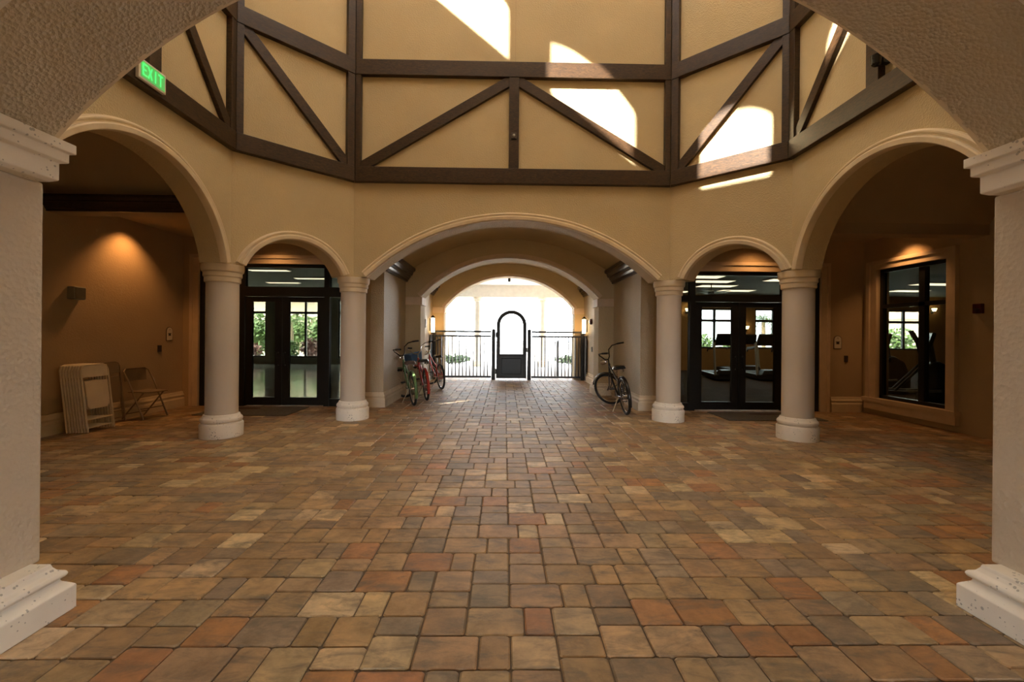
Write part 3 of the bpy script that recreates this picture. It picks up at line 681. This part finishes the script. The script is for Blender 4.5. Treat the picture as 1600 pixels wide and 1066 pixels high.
tag(MB().hexa([fEN.p(3.64+a,1.0+b,-.003) for a, b in ((-.035,-.06),(.035,-.06),(.035,.06),(-.035,.06))], [fEN.p(3.64+a,1.0+b,.02) for a, b in ((-.03,-.055),(.03,-.055),(.03,.055),(-.03,.055))]).build('card_reader', M['signd']), 'small black card reader below the sign on the right wall', 'card reader', 'card readers by the doors')
t = tag(empty('wall_speaker', (WX,6.34,1.92)), 'grey box speaker on the left wall above the folding chairs', 'speaker')
MB().box(-.003,.1,-.09,.09,-.08,.1).build('housing', M['grey'], t, bevel=.012); MB().box(.1,.106,-.075,.075,-.065,.085).build('grille', M['darkwall'], t)
t = tag(empty('alarm_pull_station', (EX,6.2,1.83)), 'dark red alarm pull station on the right wall beside the pier', 'alarm')
MB().box(-.05,.003,-.06,.06,-.07,.07).build('housing', M['redd'], t, bevel=.008); MB().box(-.06,-.05,-.04,.04,-.02,.0).build('pull_bar', M['signd'], t)
# exit sign on the left timber frame
ex = tag(empty('exit_sign', (-3.665,4.475,3.945)), 'green glowing EXIT sign on the ring beam of the left timber frame', 'exit sign')
MB().box(-.018,.018,-.17,.17,-.1,.1).build('housing', M['signw'], ex, bevel=.006)
MB().box(.018,.021,-.15,.15,-.08,.08).build('face', M['exitg'], ex)
for i, chh in enumerate('EXIT'):
    ml = MB(); y0 = -.125+i*.065
    if chh == 'E': sg = [((0,0),(0,1)),((0,0),(1,0)),((0,.5),(.8,.5)),((0,1),(1,1))]
    elif chh == 'X': sg = [((0,0),(1,1)),((0,1),(1,0))]
    elif chh == 'I': sg = [((.5,0),(.5,1))]
    else: sg = [((.5,0),(.5,1)),((0,1),(1,1))]
    for (a, b), (c, d) in sg:
        w_, h_ = .042, .1; p0 = Vector((y0+a*w_, -.05+b*h_)); p1 = Vector((y0+c*w_, -.05+d*h_)); dr = (p1-p0).normalized()*.005; nn = Vector((-dr.y, dr.x))*1.1
        q_ = [p0-dr-nn, p1+dr-nn, p1+dr+nn, p0-dr+nn]
        ml.hexa([(.021,v.x,v.y) for v in q_], [(.025,v.x,v.y) for v in q_])
    ml.build('letter_'+chh.lower(), M['exitl'], ex)
t = tag(empty('junction_box', (0,7.067,4.57)), 'small dark box on the centre post above the middle arch', 'junction box')
MB().box(-.04,.04,-.025,-.002,-.05,.05).build('housing', M['signd'], t, bevel=.004); MB().lathe([(0,0),(.022,0),(.018,.02),(0,.022)], n=14, cap=False).xform(Matrix.Translation((0,-.025,0))@Matrix.Rotation(PI/2,4,'X')).build('lens', M['grey'], t, True)
t = tag(empty('spotlight', (3.68,4.44,4.22)), 'small dark spotlight on the right timber frame under the near arch', 'spotlight')
MB().box(.0,.085,-.03,.03,-.03,.03).build('bracket', M['iron'], t); MB().lathe([(.02,-.06),(.045,-.04),(.05,.05),(.04,.055)], (-.05,0), 18).build('head', M['blackp'], t, True)
# sconces by the gate
for sg, lab in ((-1,'lit lantern sconce on the left passage wall before the gate'),(1,'lit lantern sconce on the right passage wall before the gate')):
    t = tag(empty('lantern_sconce', (sg*2.38,13.35,1.67)), lab, 'wall lamp', 'lantern sconces by the gate')
    x = -sg
    MB().box(min(0,x*.02)+x*.001,max(0,x*.02)+x*.001,-.05,.05,-.18,.2).build('backplate', M['iron'], t)
    MB().lathe([(.055,-.22),(.06,-.21),(.06,.2),(.055,.21)], (x*.1,0), 20).build('glass_shade', M['lamp'], t, True)
    MB().lathe([(.0,.3),(.03,.27),(.07,.235),(.075,.21),(.0,.21)], (x*.1,0), 20, cap=False).build('cap', M['iron'], t, True)
    MB().lathe([(.0,-.26),(.07,-.235),(.07,-.22),(.0,-.22)], (x*.1,0), 20, cap=False).build('bottom_ring', M['iron'], t, True)
    for k in range(4):
        a = PI/4+k*PI/2; MB().tube([(x*.1+.068*math.cos(a),.068*math.sin(a),-.23),(x*.1+.068*math.cos(a),.068*math.sin(a),.22)], .007, 6).build('bar', M['iron'], t)
t = tag(empty('fire_alarm_bell', (2.379,12.7,1.79)), 'round red alarm bell beside the right gate sconce', 'alarm bell')
MB().lathe([(.085,-.004),(.085,.03),(.06,.06),(.0,.066)], n=24, cap=False).xform(Matrix.Rotation(-PI/2,4,'Y')).build('gong', M['redd'], t, True)
MB().lathe([(.0,.066),(.018,.066),(.016,.075),(.0,.076)], n=12, cap=False).xform(Matrix.Rotation(-PI/2,4,'Y')).build('hub', M['chrome'], t, True)
tag(MB().box(2.355,2.383,12.54,12.62,.93,1.07).build('gate_keypad', M['signd'], None, bevel=.004), 'small dark keypad on the right passage wall below the alarm bell', 'keypad')
tag(MB().box(-2.383,-2.355,12.6,12.72,1.58,1.82).build('notice_plate', M['grey'], None, bevel=.003), 'small grey notice plate on the left passage wall beside the sconce', 'notice')

# ------------------------------------------------------------------ gate and fence
GT = 13.72
def fence(x0, x1, label, wallside):
    t = tag(empty('iron_fence', ((x0+x1)/2,GT,0)), label, 'fence', 'iron fence panels beside the gate')
    h = (x1-x0)/2
    for z in (1.485,1.345,.09): MB().box(-h,h,-.02,.02,z-.027,z+.027).build('rail', M['iron'], t)
    n = int((x1-x0)/.105); d = (x1-x0)/n
    first = MB().box(-.015,.015,-.015,.015,.117,1.318).build('picket', M['iron'], t)
    for k in range(1, n):
        p = first if k == 1 else first.copy()
        if k > 1: C.objects.link(p)
        p.location = (-h+k*d, 0, 0)
    a = -h if wallside < 0 else h
    MB().box(a-.04,a+.04,-.05,.05,0,1.53).build('post', M['iron'], t, bevel=.004)
    MB().box(a+(-.06 if wallside < 0 else .04)*1, a+(-.04 if wallside < 0 else .06)*1, -.45, .05, .02, 1.38).build('side_panel', M['iron'], t)
fence(-2.29,-.53,'black iron fence left of the arched gate',-1)
fence(.715,2.29,'black iron fence right of the arched gate',1)
for x, lab in ((-.458,'black gate post left of the arched gate'),(.645,'black gate post right of the arched gate')):
    t = tag(empty('gate_post', (x,GT,0)), lab, 'gate post', 'posts either side of the gate')
    MB().box(-.055,.055,-.055,.055,0,1.53).build('post', M['iron'], t, bevel=.004); MB().hexa([(-.062,-.062,1.53),(.062,-.062,1.53),(.062,.062,1.53),(-.062,.062,1.53)], [(-.02,-.02,1.57),(.02,-.02,1.57),(.02,.02,1.57),(-.02,.02,1.57)]).build('post_cap', M['iron'], t)
g = tag(empty('arched_gate', (.095,GT,0)), 'arched iron gate with solid lower panel in the middle of the fence', 'gate')
gh = .455; zs = 1.69; ga = gh-.045
arcp = [(-gh+.04,0,.05)]+[(-gh+.04,0,zs-.03)]+[(-(gh-.04)*math.cos(PI*k/20),0,zs+(gh-.04)*math.sin(PI*k/20)) for k in range(21)]+[(gh-.04,0,.05)]
fmv = MB()
def arch_band(r0, r1, y0, y1):
    pts = [(-1,.05),(-1,zs)]+[(-math.cos(PI*k/24),None,math.sin(PI*k/24)) for k in range(1,24)]+[(1,zs),(1,.05)]
    inn = []; out = []
    for p in pts:
        if len(p) == 2: inn.append((p[0]*r0,p[1])); out.append((p[0]*r1,p[1]))
        else: inn.append((p[0]*r0,zs+p[2]*r0)); out.append((p[0]*r1,zs+p[2]*r1))
    mb = MB(); n = len(inn)
    for i in range(n-1):
        mb.hexa([(inn[i][0],y0,inn[i][1]),(inn[i+1][0],y0,inn[i+1][1]),(out[i+1][0],y0,out[i+1][1]),(out[i][0],y0,out[i][1])],
                [(inn[i][0],y1,inn[i][1]),(inn[i+1][0],y1,inn[i+1][1]),(out[i+1][0],y1,out[i+1][1]),(out[i][0],y1,out[i][1])])
    return mb
fmv = arch_band(gh-.105, gh+.01, -.03, .03); fmv.box(-gh+.08,gh-.08,-.03,.03,.05,.12); fmv.box(-gh+.08,gh-.08,-.03,.03,.72,.8)
fmv.build('gate_frame', M['iron'], g)
MB().box(-gh+.085,gh-.085,-.012,.012,.12,.72).build('lower_panel', M['bronze'], g)
inr = MB(); inr.tube([(-.3,-.02,.18),(.3,-.02,.18),(.3,-.02,.66),(-.3,-.02,.66)], .014, 6, closed=True); inr.build('panel_moulding', M['iron'], g)
MB().box(gh-.02,gh+.035,-.05,.05,.86,1.0).build('lock_box', M['iron'], g, bevel=.006)
for z in (.25,1.38): MB().box(-gh-.04,-gh+.02,-.04,.04,z-.07,z+.09).build('hinge', M['iron'], g, bevel=.006)
tag(MB().box(1.62,1.68,14.75,14.81,-.02,1.22).build('access_post', M['iron'], None, bevel=.005), 'thin black post standing beyond the right fence', 'post')
t = tag(empty('security_camera', (.02,14.6,3.2)), 'small dark camera hanging beyond the gate arch', 'camera')
MB().tube([(0,0,.39),(0,0,.06)], .012, 8).build('stem', M['iron'], t); MB().lathe([(.0,-.07),(.04,-.05),(.045,.03),(.03,.06),(0,.06)], n=16, cap=False).build('body', M['iron'], t, True)
# portico beyond the gate
struct(MB().box(-8,8,14.35,20.2,3.58,3.7).build('ceiling_portico', M['portico']))
struct(MB().box(-8,8,19.55,19.95,3.05,3.58).build('wall_portico_lintel', M['portico']))
for x, lab in ((-1.31,'pale portico column beyond the gate, left of the arched gate'),(1.57,'pale portico column beyond the gate, right of the arched gate')):
    t = tag(empty('portico_column', (x,19.75,0)), lab, 'column', 'portico columns beyond the gate')
    MB().lathe([(.24,-.02),(.24,.2),(.2,.24),(.16,.26)], n=32).build('base', M['stone'], t, 30); MB().lathe([(.155,.26),(.155,2.85)], n=32).build('shaft', M['portico'], t, 30)
    MB().lathe([(.16,2.85),(.19,2.87),(.2,2.95),(.24,2.97),(.24,3.049)], n=32).build('capital', M['stone'], t, 30)

# ------------------------------------------------------------------ plants outside
def leaf_cloud(cx_, cy_, cz_, rx, ry, rz_, n, size, seed):
    R = random.Random(seed); mb = MB()
    for _ in range(n):
        u, v, w_ = R.gauss(0,.5), R.gauss(0,.5), R.gauss(0,.5)
        l = math.sqrt(u*u+v*v+w_*w_)
        if l > 1: u, v, w_ = u/l, v/l, w_/l
        c = Vector((cx_+u*rx, cy_+v*ry, cz_+w_*rz_)); a = Vector((R.uniform(-1,1),R.uniform(-1,1),R.uniform(-.6,1))).normalized(); b = a.orthogonal().normalized()
        s_ = size*R.uniform(.6,1.3)
        mb.add([c-b*s_*.3, c+a*s_*.5-b*s_*.0+b.cross(a)*s_*.1, c+b*s_*.3, c-a*s_*.5], [(0,1,2,3)])
    return mb
def shrub(x, y, h, r, label, mat='leaf', group='shrubs seen through the far windows', seed=1):
    t = tag(empty('shrub', (x,y,-.02)), label, 'shrub', group)
    for k in range(3):
        a = k*2.1; MB().tube([(0,0,0),(r*.3*math.cos(a),r*.3*math.sin(a),h*.6)], [.03,.012], 6).build('stem', M['bark'], t)
    leaf_cloud(0,0,h*.58,r,r,h*.44,int(420*r*h)+120,.22,seed).build('foliage', M[mat], t)
def palm(x, y, h, label, seed=1, nf=16, L=1.5):
    R = random.Random(seed); t = tag(empty('palm', (x,y,-.02)), label, 'palm', 'palms seen through the far windows')
    MB().tube([(0,0,0),(.03,0,h*.5),(.0,0,h)], [.11,.09,.08], 10).build('trunk', M['bark'], t, True)
    mb = MB()
    for k in range(nf):
        a = 2*PI*k/nf+R.uniform(-.2,.2); el = R.uniform(.0,1.2); d = Vector((math.cos(a),math.sin(a),0)); side = Vector((-math.sin(a),math.cos(a),0))
        pts = []
        for i in range(9):
            q_ = i/8; pts.append(Vector((0,0,h))+d*(L*q_*math.cos(el*(1-q_*.4)))+Vector((0,0,L*(math.sin(el)*q_-.75*q_*q_))))
        for i in range(1,9):
            w_ = .3*(1-abs(i/8-.45))
            for s_ in (-1,1):
                o_ = pts[i]; tip = o_+side*s_*w_+ (pts[i]-pts[i-1])*.9+Vector((0,0,-.1)); mb.add([o_, o_+(pts[i]-pts[i-1])*.35, tip], [(0,1,2)])
        mb.tube(pts, .012, 4)
    mb.build('fronds', M['leaf'], t)
palm(-14.2,24.6,1.9,'palm outside the left room, in the left door leaf',3,16,.95)
shrub(-12.86,23.2,1.9,.55,'green bush outside the left room, in the left door leaf',seed=4)
shrub(-12.5,21.8,.9,.45,'reddish bush outside the left room, in the left door leaf','leafr',seed=14)
shrub(-15.3,27.2,2.6,.8,'tall green bush farthest back in the left door leaf',seed=31)
palm(-11.77,24.4,2.0,'palm outside the left room, left half of the right door leaf',5,16,.95)
palm(-11.67,26.8,2.2,'palm outside the left room, right half of the right door leaf',6,16,.95)
shrub(-10.86,22.3,1.0,.42,'yellow-green bush outside the left room, left half of the right door leaf',seed=7)
shrub(-9.8,22.3,1.1,.42,'reddish bush outside the left room, right half of the right door leaf','leafr',seed=8)
shrub(-10.2,24.3,2.1,.5,'tall yellow-green bush at the right edge of the right door leaf',seed=32)
shrub(-13.3,28.6,2.6,.8,'large green bush farthest back, in the right door leaf',seed=33)
palm(12.2,20.9,2.2,'spiky palm outside the gym, in the right leaf of the right doors',10,18,1.0)
shrub(11.3,22.4,1.3,.5,'yellow-green bush outside the gym, right half of the left door leaf',seed=11)
shrub(10.2,22.8,1.5,.5,'green bush outside the gym, left half of the left door leaf',seed=12)
shrub(20.2,22.5,1.9,.8,'green bush outside the gym, seen through the corridor window',seed=13)
shrub(-2.5,21.4,.42,.75,'low hedge beyond the fence left of the gate','hedge','low hedges beyond the gate',21)
shrub(3.1,21.4,.42,.75,'low hedge beyond the fence right of the gate','hedge','low hedges beyond the gate',22)
nb = tag(empty('neighbour_building', (-9,30,0)), 'pale building beyond the palms outside the left room', 'building')
MB().box(-13,5,0,5,-.02,3.6).build('wall', M['pale'], nb); MB().hexa([(-13.5,-.6,3.6),(5.5,-.6,3.6),(5.5,5.5,3.6),(-13.5,5.5,3.6)], [(-11,1.5,4.9),(3,1.5,4.9),(3,3.5,4.9),(-11,3.5,4.9)]).build('roof', M['tile'], nb)
nb = tag(empty('neighbour_house', (36,37,0)), 'pale tile-roofed house beyond the gym, seen through the corridor window', 'building')
MB().box(-7,7,0,6,-.02,3.0).build('wall', M['pale'], nb); MB().hexa([(-7.5,-.6,3.0),(7.5,-.6,3.0),(7.5,6.5,3.0),(-7.5,6.5,3.0)], [(-5,2,4.4),(5,2,4.4),(5,4,4.4),(-5,4,4.4)]).build('roof', M['tile'], nb)

# ------------------------------------------------------------------ folding chairs
def chair_folded(mat, matp, label, group):
    # stands in its own xz plane, 0.45 wide, 0.95 tall, thickness along y
    t = tag(empty('folding_chair'), label, 'chair', group)
    w_ = .205
    def rail(w, h, y, r, base=.0): 
        return [(-w,y,base),(-w,y,h-.07),(-w+.02,y,h-.02),(-w+.07,y,h),(w-.07,y,h),(w-.02,y,h-.02),(w,y,h-.07),(w,y,base)]
    MB().tube(rail(w_,.92,0,.013), .0125, 8).build('back_frame', M[mat], t, True)
    MB().box(-w_+.012,w_-.012,-.009,.009,.75,.915).build('backrest', M[matp], t, bevel=.006)
    pr = [(-.165,.36),(-.13,.31),(.13,.31),(.165,.36),(.175,.7),(-.175,.7)]
    MB().hexa([(a,-.008,b) for a, b in pr], [(a,.008,b) for a, b in pr]).build('seat', M[matp], t, bevel=.006)
    for s in (-1,1): MB().tube([(s*.188,.014,.03),(s*.182,.014,.62)], .0095, 8).build('leg', M[mat], t, True)
    MB().tube([(-w_,0,.17),(w_,0,.17)], .009, 8).build('crossbar', M[mat], t, True); MB().tube([(-.188,.014,.06),(.188,.014,.06)], .009, 8).build('stretcher', M[mat], t, True)
    return t
def place_lean(t, x, y, lean):
    # chair plane parallel to the left wall, top tipped toward it
    t.matrix_world = Matrix.Translation((x,y,0.012)) @ Matrix.Rotation(-lean,4,'Y') @ Matrix.Rotation(PI/2,4,'Z')
WL = ['white folding chair at the front of the leaning stack','white folding chair second from the front of the leaning stack','white folding chair third from the front of the leaning stack','white folding chair fourth from the front of the leaning stack','white folding chair fourth from the wall in the leaning stack','white folding chair third from the wall in the leaning stack','white folding chair second from the wall in the leaning stack','white folding chair against the wall at the back of the leaning stack']
proto = chair_folded('white','white','', 'white folding chairs leaning in a stack')
for k in range(8):
    c = proto if k == 0 else copy_tree(proto)
    c['label'] = WL[k]; place_lean(c, -5.78-k*.0335, 6.33-k*.006, math.radians(7.2))
tn = chair_folded('tanp','tanp','folded brown metal chair leaning on the wall right of the white stack', 'brown metal folding chairs'); place_lean(tn, -6.02, 6.8, math.radians(7))
def chair_open(label, group):
    t = tag(empty('folding_chair'), label, 'chair', group)
    w_ = .215     # faces +x
    MB().tube([(.2,-w_,.01),(-.07,-w_,.62),(-.15,-w_,.76),(-.17,-w_+.05,.80),(-.17,w_-.05,.80),(-.15,w_,.76),(-.07,w_,.62),(.2,w_,.01)], .012, 8).build('back_frame', M['tanp'], t, True)
    mb = MB(); n = 8
    for i in range(n):
        a = -w_+.03+(2*w_-.06)*i/n; b = -w_+.03+(2*w_-.06)*(i+1)/n; f = lambda q_: -.16-.03*math.cos(q_/w_*PI/2)
        mb.hexa([(f(a),a,.60),(f(b),b,.60),(f(b)-.02,b,.79),(f(a)-.02,a,.79)], [(f(a)+.01,a,.60),(f(b)+.01,b,.60),(f(b)-.01,b,.79),(f(a)-.01,a,.79)])
    mb.build('backrest', M['tanp'], t, True)
    pr = [(-.12,-.18),(.22,-.19),(.27,-.15),(.27,.15),(.22,.19),(-.12,.18)]
    MB().hexa([(a,b,.425) for a, b in pr], [(a,b,.445) for a, b in pr]).build('seat', M['tanp'], t, bevel=.008)
    for s in (-1,1): MB().tube([(-.2,s*.185,.01),(.16,s*.185,.42)], .011, 8).build('leg', M['tanp'], t, True)
    MB().tube([(-.13,-.185,.09),(-.13,.185,.09)], .009, 8).build('stretcher', M['tanp'], t, True); MB().tube([(.13,-w_,.17),(.13,w_,.17)], .009, 8).build('crossbar', M['tanp'], t, True)
    return t
co_ = chair_open('open brown metal folding chair standing by the left wall', 'brown metal folding chairs'); co_.location = (-5.93,7.26,.002); co_.rotation_euler = (0,0,-.12)

# ------------------------------------------------------------------ bicycles
def bicycle(loc, head, lean, steer, fcol, fender, saddle, label, front='lamp', scale=1.0, bars='cruiser'):
    t = tag(empty('bicycle', loc), label, 'bicycle', 'bicycles parked in the passage')
    t.rotation_euler = (lean, 0, head)          # x forward
    Rw, wb = .33, 1.09
    ht0, ht1 = Vector((.90,0,.84)), Vector((.955,0,.66)); ax = (ht0-ht1).normalized()
    S = Matrix.Translation(ht0) @ Matrix.Rotation(steer,4,ax) @ Matrix.Translation(-ht0)
    I = Matrix.Identity(4)
    def wheel(cx_, mx):
        pts = lambda r: [(cx_+r*math.cos(2*PI*k/40),0,Rw+r*math.sin(2*PI*k/40)) for k in range(40)]
        w_ = MB().tube(pts(Rw-.026), .026, 10, closed=True).xform(mx).build('wheel', M['black'], t, True)
        MB().tube(pts(Rw-.058), .010, 6, closed=True).xform(mx).build('rim', M['chrome'], w_, True)
        sp = MB()
        for k in range(20):
            a = 2*PI*k/20; sp.tube([(cx_+.02*math.cos(a+.5),(.025 if k%2 else -.025),Rw+.02*math.sin(a+.5)),(cx_+(Rw-.06)*math.cos(a),0,Rw+(Rw-.06)*math.sin(a))], .0017, 4)
        sp.xform(mx).build('spokes', M['chrome'], w_)
        MB().tube([(cx_,-.05,Rw),(cx_,.05,Rw)], .022, 10).xform(mx).build('hub', M['chrome'], w_, True)
        if fender:
            f = MB(); pr = [(-.027,0),(-.017,.010),(0,.014),(.017,.010),(.027,0)]; vs = []; a0, a1 = (math.radians(10),math.radians(205)) if cx_ < .5 else (math.radians(20),math.radians(190))
            n = 24
            for i in range(n+1):
                a = a0+(a1-a0)*i/n
                for yy, rr in pr: vs.append((cx_+(Rw+.018+rr)*math.cos(a),yy,Rw+(Rw+.018+rr)*math.sin(a)))
            f.add(vs, [(i*5+k,i*5+k+1,(i+1)*5+k+1,(i+1)*5+k) for i in range(n) for k in range(4)])
            for yy in (-.027,.027): f.tube([(cx_,yy*1.6,Rw),(cx_-(Rw+.02)*.94,yy,Rw+.1)], .004, 5)
            f.xform(mx).build('fender', M[fender], t, True)
    wheel(0, I); wheel(wb, S)
    bb = Vector((.44,0,.29)); st = Vector((.27,0,.70)); hu, hl = Vector((.905,0,.82)), Vector((.945,0,.69))
    f = MB()
    f.tube([bb, st], .016, 10); f.tube([hl, (.78,0,.52), (.58,0,.36), bb], .019, 10); f.tube([hu, (.72,0,.73), (.5,0,.63), (.33,0,.56)], .016, 10)
    f.tube([hu+Vector((-.006,0,.03)), hl+Vector((.008,0,-.03))], .022, 10)
    for s in (-1,1): f.tube([bb+Vector((0,s*.03,0)), (.2,s*.055,.31), (0,s*.06,Rw)], .010, 8); f.tube([st+Vector((0.02,s*.02,-.08)), (.15,s*.05,.52), (0,s*.06,Rw)], .009, 8)
    f.build('frame', M[fcol], t, True)
    k_ = MB()
    for s in (-1,1): k_.tube([(.955,s*.05,.63),(.985,s*.052,.52),(1.02,s*.052,.42),(wb,s*.052,Rw)], .012, 8)
    k_.tube([(.955,-.05,.63),(.955,.05,.63)], .014, 8); k_.tube([(.955,0,.64),(.9,0,.86),(.885,0,.93)], .013, 8)
    k_.xform(S).build('fork', M['blackp' if fcol == 'blackp' else 'chrome'], t, True)
    hb = MB(); P0 = Vector((.885,0,.94))
    for s in (-1,1): hb.tube([P0, (.90,s*.09,.97), (.93,s*.19,1.09), (.88,s*.27,1.14), (.77,s*.31,1.15), (.66,s*.33,1.145)], .0115, 8)
    hbo = hb.xform(S).build('handlebar', M['blackp' if fcol != 'red' else 'chrome'], t, True)
    for s in (-1,1): MB().tube([(.78,s*.308,1.15),(.64,s*.334,1.144)], .018, 10).xform(S).build('grip', M['black'], hbo, True)
    if front == 'lamp': MB().lathe([(.02,-.06),(.05,-.02),(.055,.05),(.0,.06)], n=18, cap=False).xform(S@Matrix.Translation((1.0,0,.90))@Matrix.Rotation(PI/2,4,'Y')).build('headlamp', M['chrome'], t, True)
    else: MB().hexa([(.95,-.15,.78),(1.19,-.15,.78),(1.19,.15,.78),(.95,.15,.78)], [(.93,-.17,.98),(1.22,-.17,.98),(1.22,.17,.98),(.93,.17,.98)]).xform(S).build('basket', M['blue'], t, bevel=.01)
    sd = MB(); xs = [(-.16,.10),(-.1,.125),(0,.11),(.06,.06),(.12,.03)]; top = []; bot = []
    for i in range(len(xs)-1):
        (xa,wa),(xb,wb_) = xs[i], xs[i+1]
        sd.hexa([(.24+xa,-wa,.80),(.24+xb,-wb_,.81),(.24+xb,wb_,.81),(.24+xa,wa,.80)], [(.24+xa,-wa*.8,.86),(.24+xb,-wb_*.7,.86),(.24+xb,wb_*.7,.86),(.24+xa,wa*.8,.86)])
    so = sd.build('saddle', M[saddle], t, bevel=.012); MB().tube([st-Vector((-.02,0,.1)), (.235,0,.80)], .0125, 8).build('seat_post', M['chrome'], so, True)
    sprg = MB()
    for s in (-1,1): sprg.tube([(.13+.018*math.cos(k*1.2),s*.06+.018*math.sin(k*1.2),.745+k*.0028) for k in range(22)], .004, 5)
    sprg.build('spring', M['chrome'], so)
    c = MB().tube([(.44+.075*math.cos(2*PI*k/24),-.045,.29+.075*math.sin(2*PI*k/24)) for k in range(24)], .006, 5, closed=True)
    c.tube([(.44,-.06,.29),(.51,-.07,.15)], .010, 8); c.tube([(.44,.06,.29),(.37,.07,.43)], .010, 8); c.tube([(.44,-.06,.29),(.44,.06,.29)], .018, 10)
    cr = c.build('crank', M['chrome'], t, True)
    for x_, y_, z_ in ((.51,-.12,.15),(.37,.12,.43)): MB().box(x_-.045,x_+.045,y_-.045,y_+.045,z_-.012,z_+.012).build('pedal', M['black'], cr, bevel=.004)
    cg = [(.0,.27),(.0,.39),(.36,.39),(.5,.38),(.54,.3),(.5,.22),(.4,.2)]
    MB().hexa([(a,-.062,b) for a, b in cg], [(a,-.054,b) for a, b in cg]).build('chain_guard', M[fcol], t, bevel=.004)
    MB().tube([(.36,.03,.26),(.30,.12+.0,.12),(.27,.175,.0+.03)], .009, 8).build('kickstand', M['chrome'], t, True)
    return t
bicycle((-1.875,8.66,0), math.radians(112), math.radians(-4), math.radians(46), 'green','green','brownl','green bicycle with green fenders and brown saddle, nearest on the left','lamp')
bicycle((-1.74,9.33,0), math.radians(109), math.radians(-4), math.radians(34), 'red','red','blackp','red bicycle with blue front basket behind the green one','basket')
bicycle((-1.70,11.2,0), math.radians(115), math.radians(-4), math.radians(46), 'red',None,'blackp','red bicycle farthest back, closest to the gate','lamp')
bicycle((2.045,7.78,0), math.radians(90), math.radians(-7), math.radians(48), 'blackp','blackp','blackp','black bicycle standing alone by the right passage wall','lamp')

# ------------------------------------------------------------------ light
def look(o, d): o.rotation_euler = Vector(d).to_track_quat('-Z','Y').to_euler()
al = math.radians(48.88)
def add_light(name, typ, loc, energy, col, d=(0,0,-1), **kw):
    l = bpy.data.lights.new(name, typ); l.energy = energy; l.color = col
    for k, v in kw.items(): setattr(l, k, v)
    o = bpy.data.objects.new(name, l); C.objects.link(o); o.location = loc; look(o, d); return o
add_light('sun', 'SUN', (-20,-20,25), 55, (1,.93,.80), (math.cos(al)*.7071, math.cos(al)*.7071, -math.sin(al)), angle=.009)
add_light('lantern_fill', 'AREA', (0,cy,14.8), 190, (1,.93,.80), (0,0,-1), shape='SQUARE', size=5)  # added fill lamp, stands in for diffuse skylight from above
WARM = (1,.50,.18)
add_light('downlight_left', 'SPOT', (-5.84,7.15,3.14), 46, (1,.44,.13), (-.2,.0,-1), spot_size=math.radians(105), spot_blend=.8, shadow_soft_size=.04)
add_light('downlight_left_doors', 'SPOT', (-4.4,7.95,3.15), 26, WARM, (0,.15,-1), spot_size=math.radians(120), spot_blend=.9, shadow_soft_size=.05)
add_light('downlight_right', 'SPOT', (6.35,7.25,3.12), 30, WARM, (.2,0,-1), spot_size=math.radians(100), spot_blend=.8, shadow_soft_size=.04)
add_light('downlight_right_doors', 'SPOT', (4.5,7.8,3.15), 30, WARM, (0,.15,-1), spot_size=math.radians(120), spot_blend=.9, shadow_soft_size=.05)
add_light('gym_light', 'AREA', (9,13,3.0), 60, (1,.62,.3), (0,0,-1), shape='RECTANGLE', size=6, size_y=6)
for sg in (-1,1): add_light('sconce_glow', 'POINT', (sg*2.2,13.45,1.68), 5, (1,.55,.22), shadow_soft_size=.06)

w = bpy.data.worlds.new('sky'); SC.world = w; w.use_nodes = True
bg = w.node_tree.nodes['Background']; bg.inputs[0].default_value = (.90,.95,1,1); bg.inputs[1].default_value = 17
pn = bpy.data.lights.new('gate_portal','AREA'); pn.shape = 'RECTANGLE'; pn.size = 4.2; pn.size_y = 3.3; pn.cycles.is_portal = True
po = bpy.data.objects.new('gate_portal', pn); C.objects.link(po); po.location = (0,14.5,1.65); look(po, (0,-1,0))

# ------------------------------------------------------------------ camera
cam = bpy.data.cameras.new('camera'); co = bpy.data.objects.new('camera', cam); C.objects.link(co); SC.camera = co
cam.sensor_width = 36; cam.lens = 692/1600*36; cam.shift_y = -10/1600; cam.clip_start = .05
psi, rho = .0167, .0088
co.matrix_world = Matrix.Translation((-.12,0,1.4)) @ Matrix.Rotation(-psi,4,'Z') @ Matrix.Rotation(PI/2,4,'X') @ Matrix.Rotation(rho,4,'Z')
vs = SC.view_settings
SC.display_settings.display_device = 'sRGB'
vs.view_transform = 'Standard'; vs.look = 'None'; vs.exposure = 0.2; vs.gamma = 1; vs.use_curve_mapping = False
cy_ = SC.cycles
cy_.use_denoising = True; cy_.max_bounces = 10; cy_.diffuse_bounces = 6; cy_.glossy_bounces = 4; cy_.transparent_max_bounces = 12
cy_.sample_clamp_indirect = 8; cy_.caustics_reflective = False; cy_.caustics_refractive = False
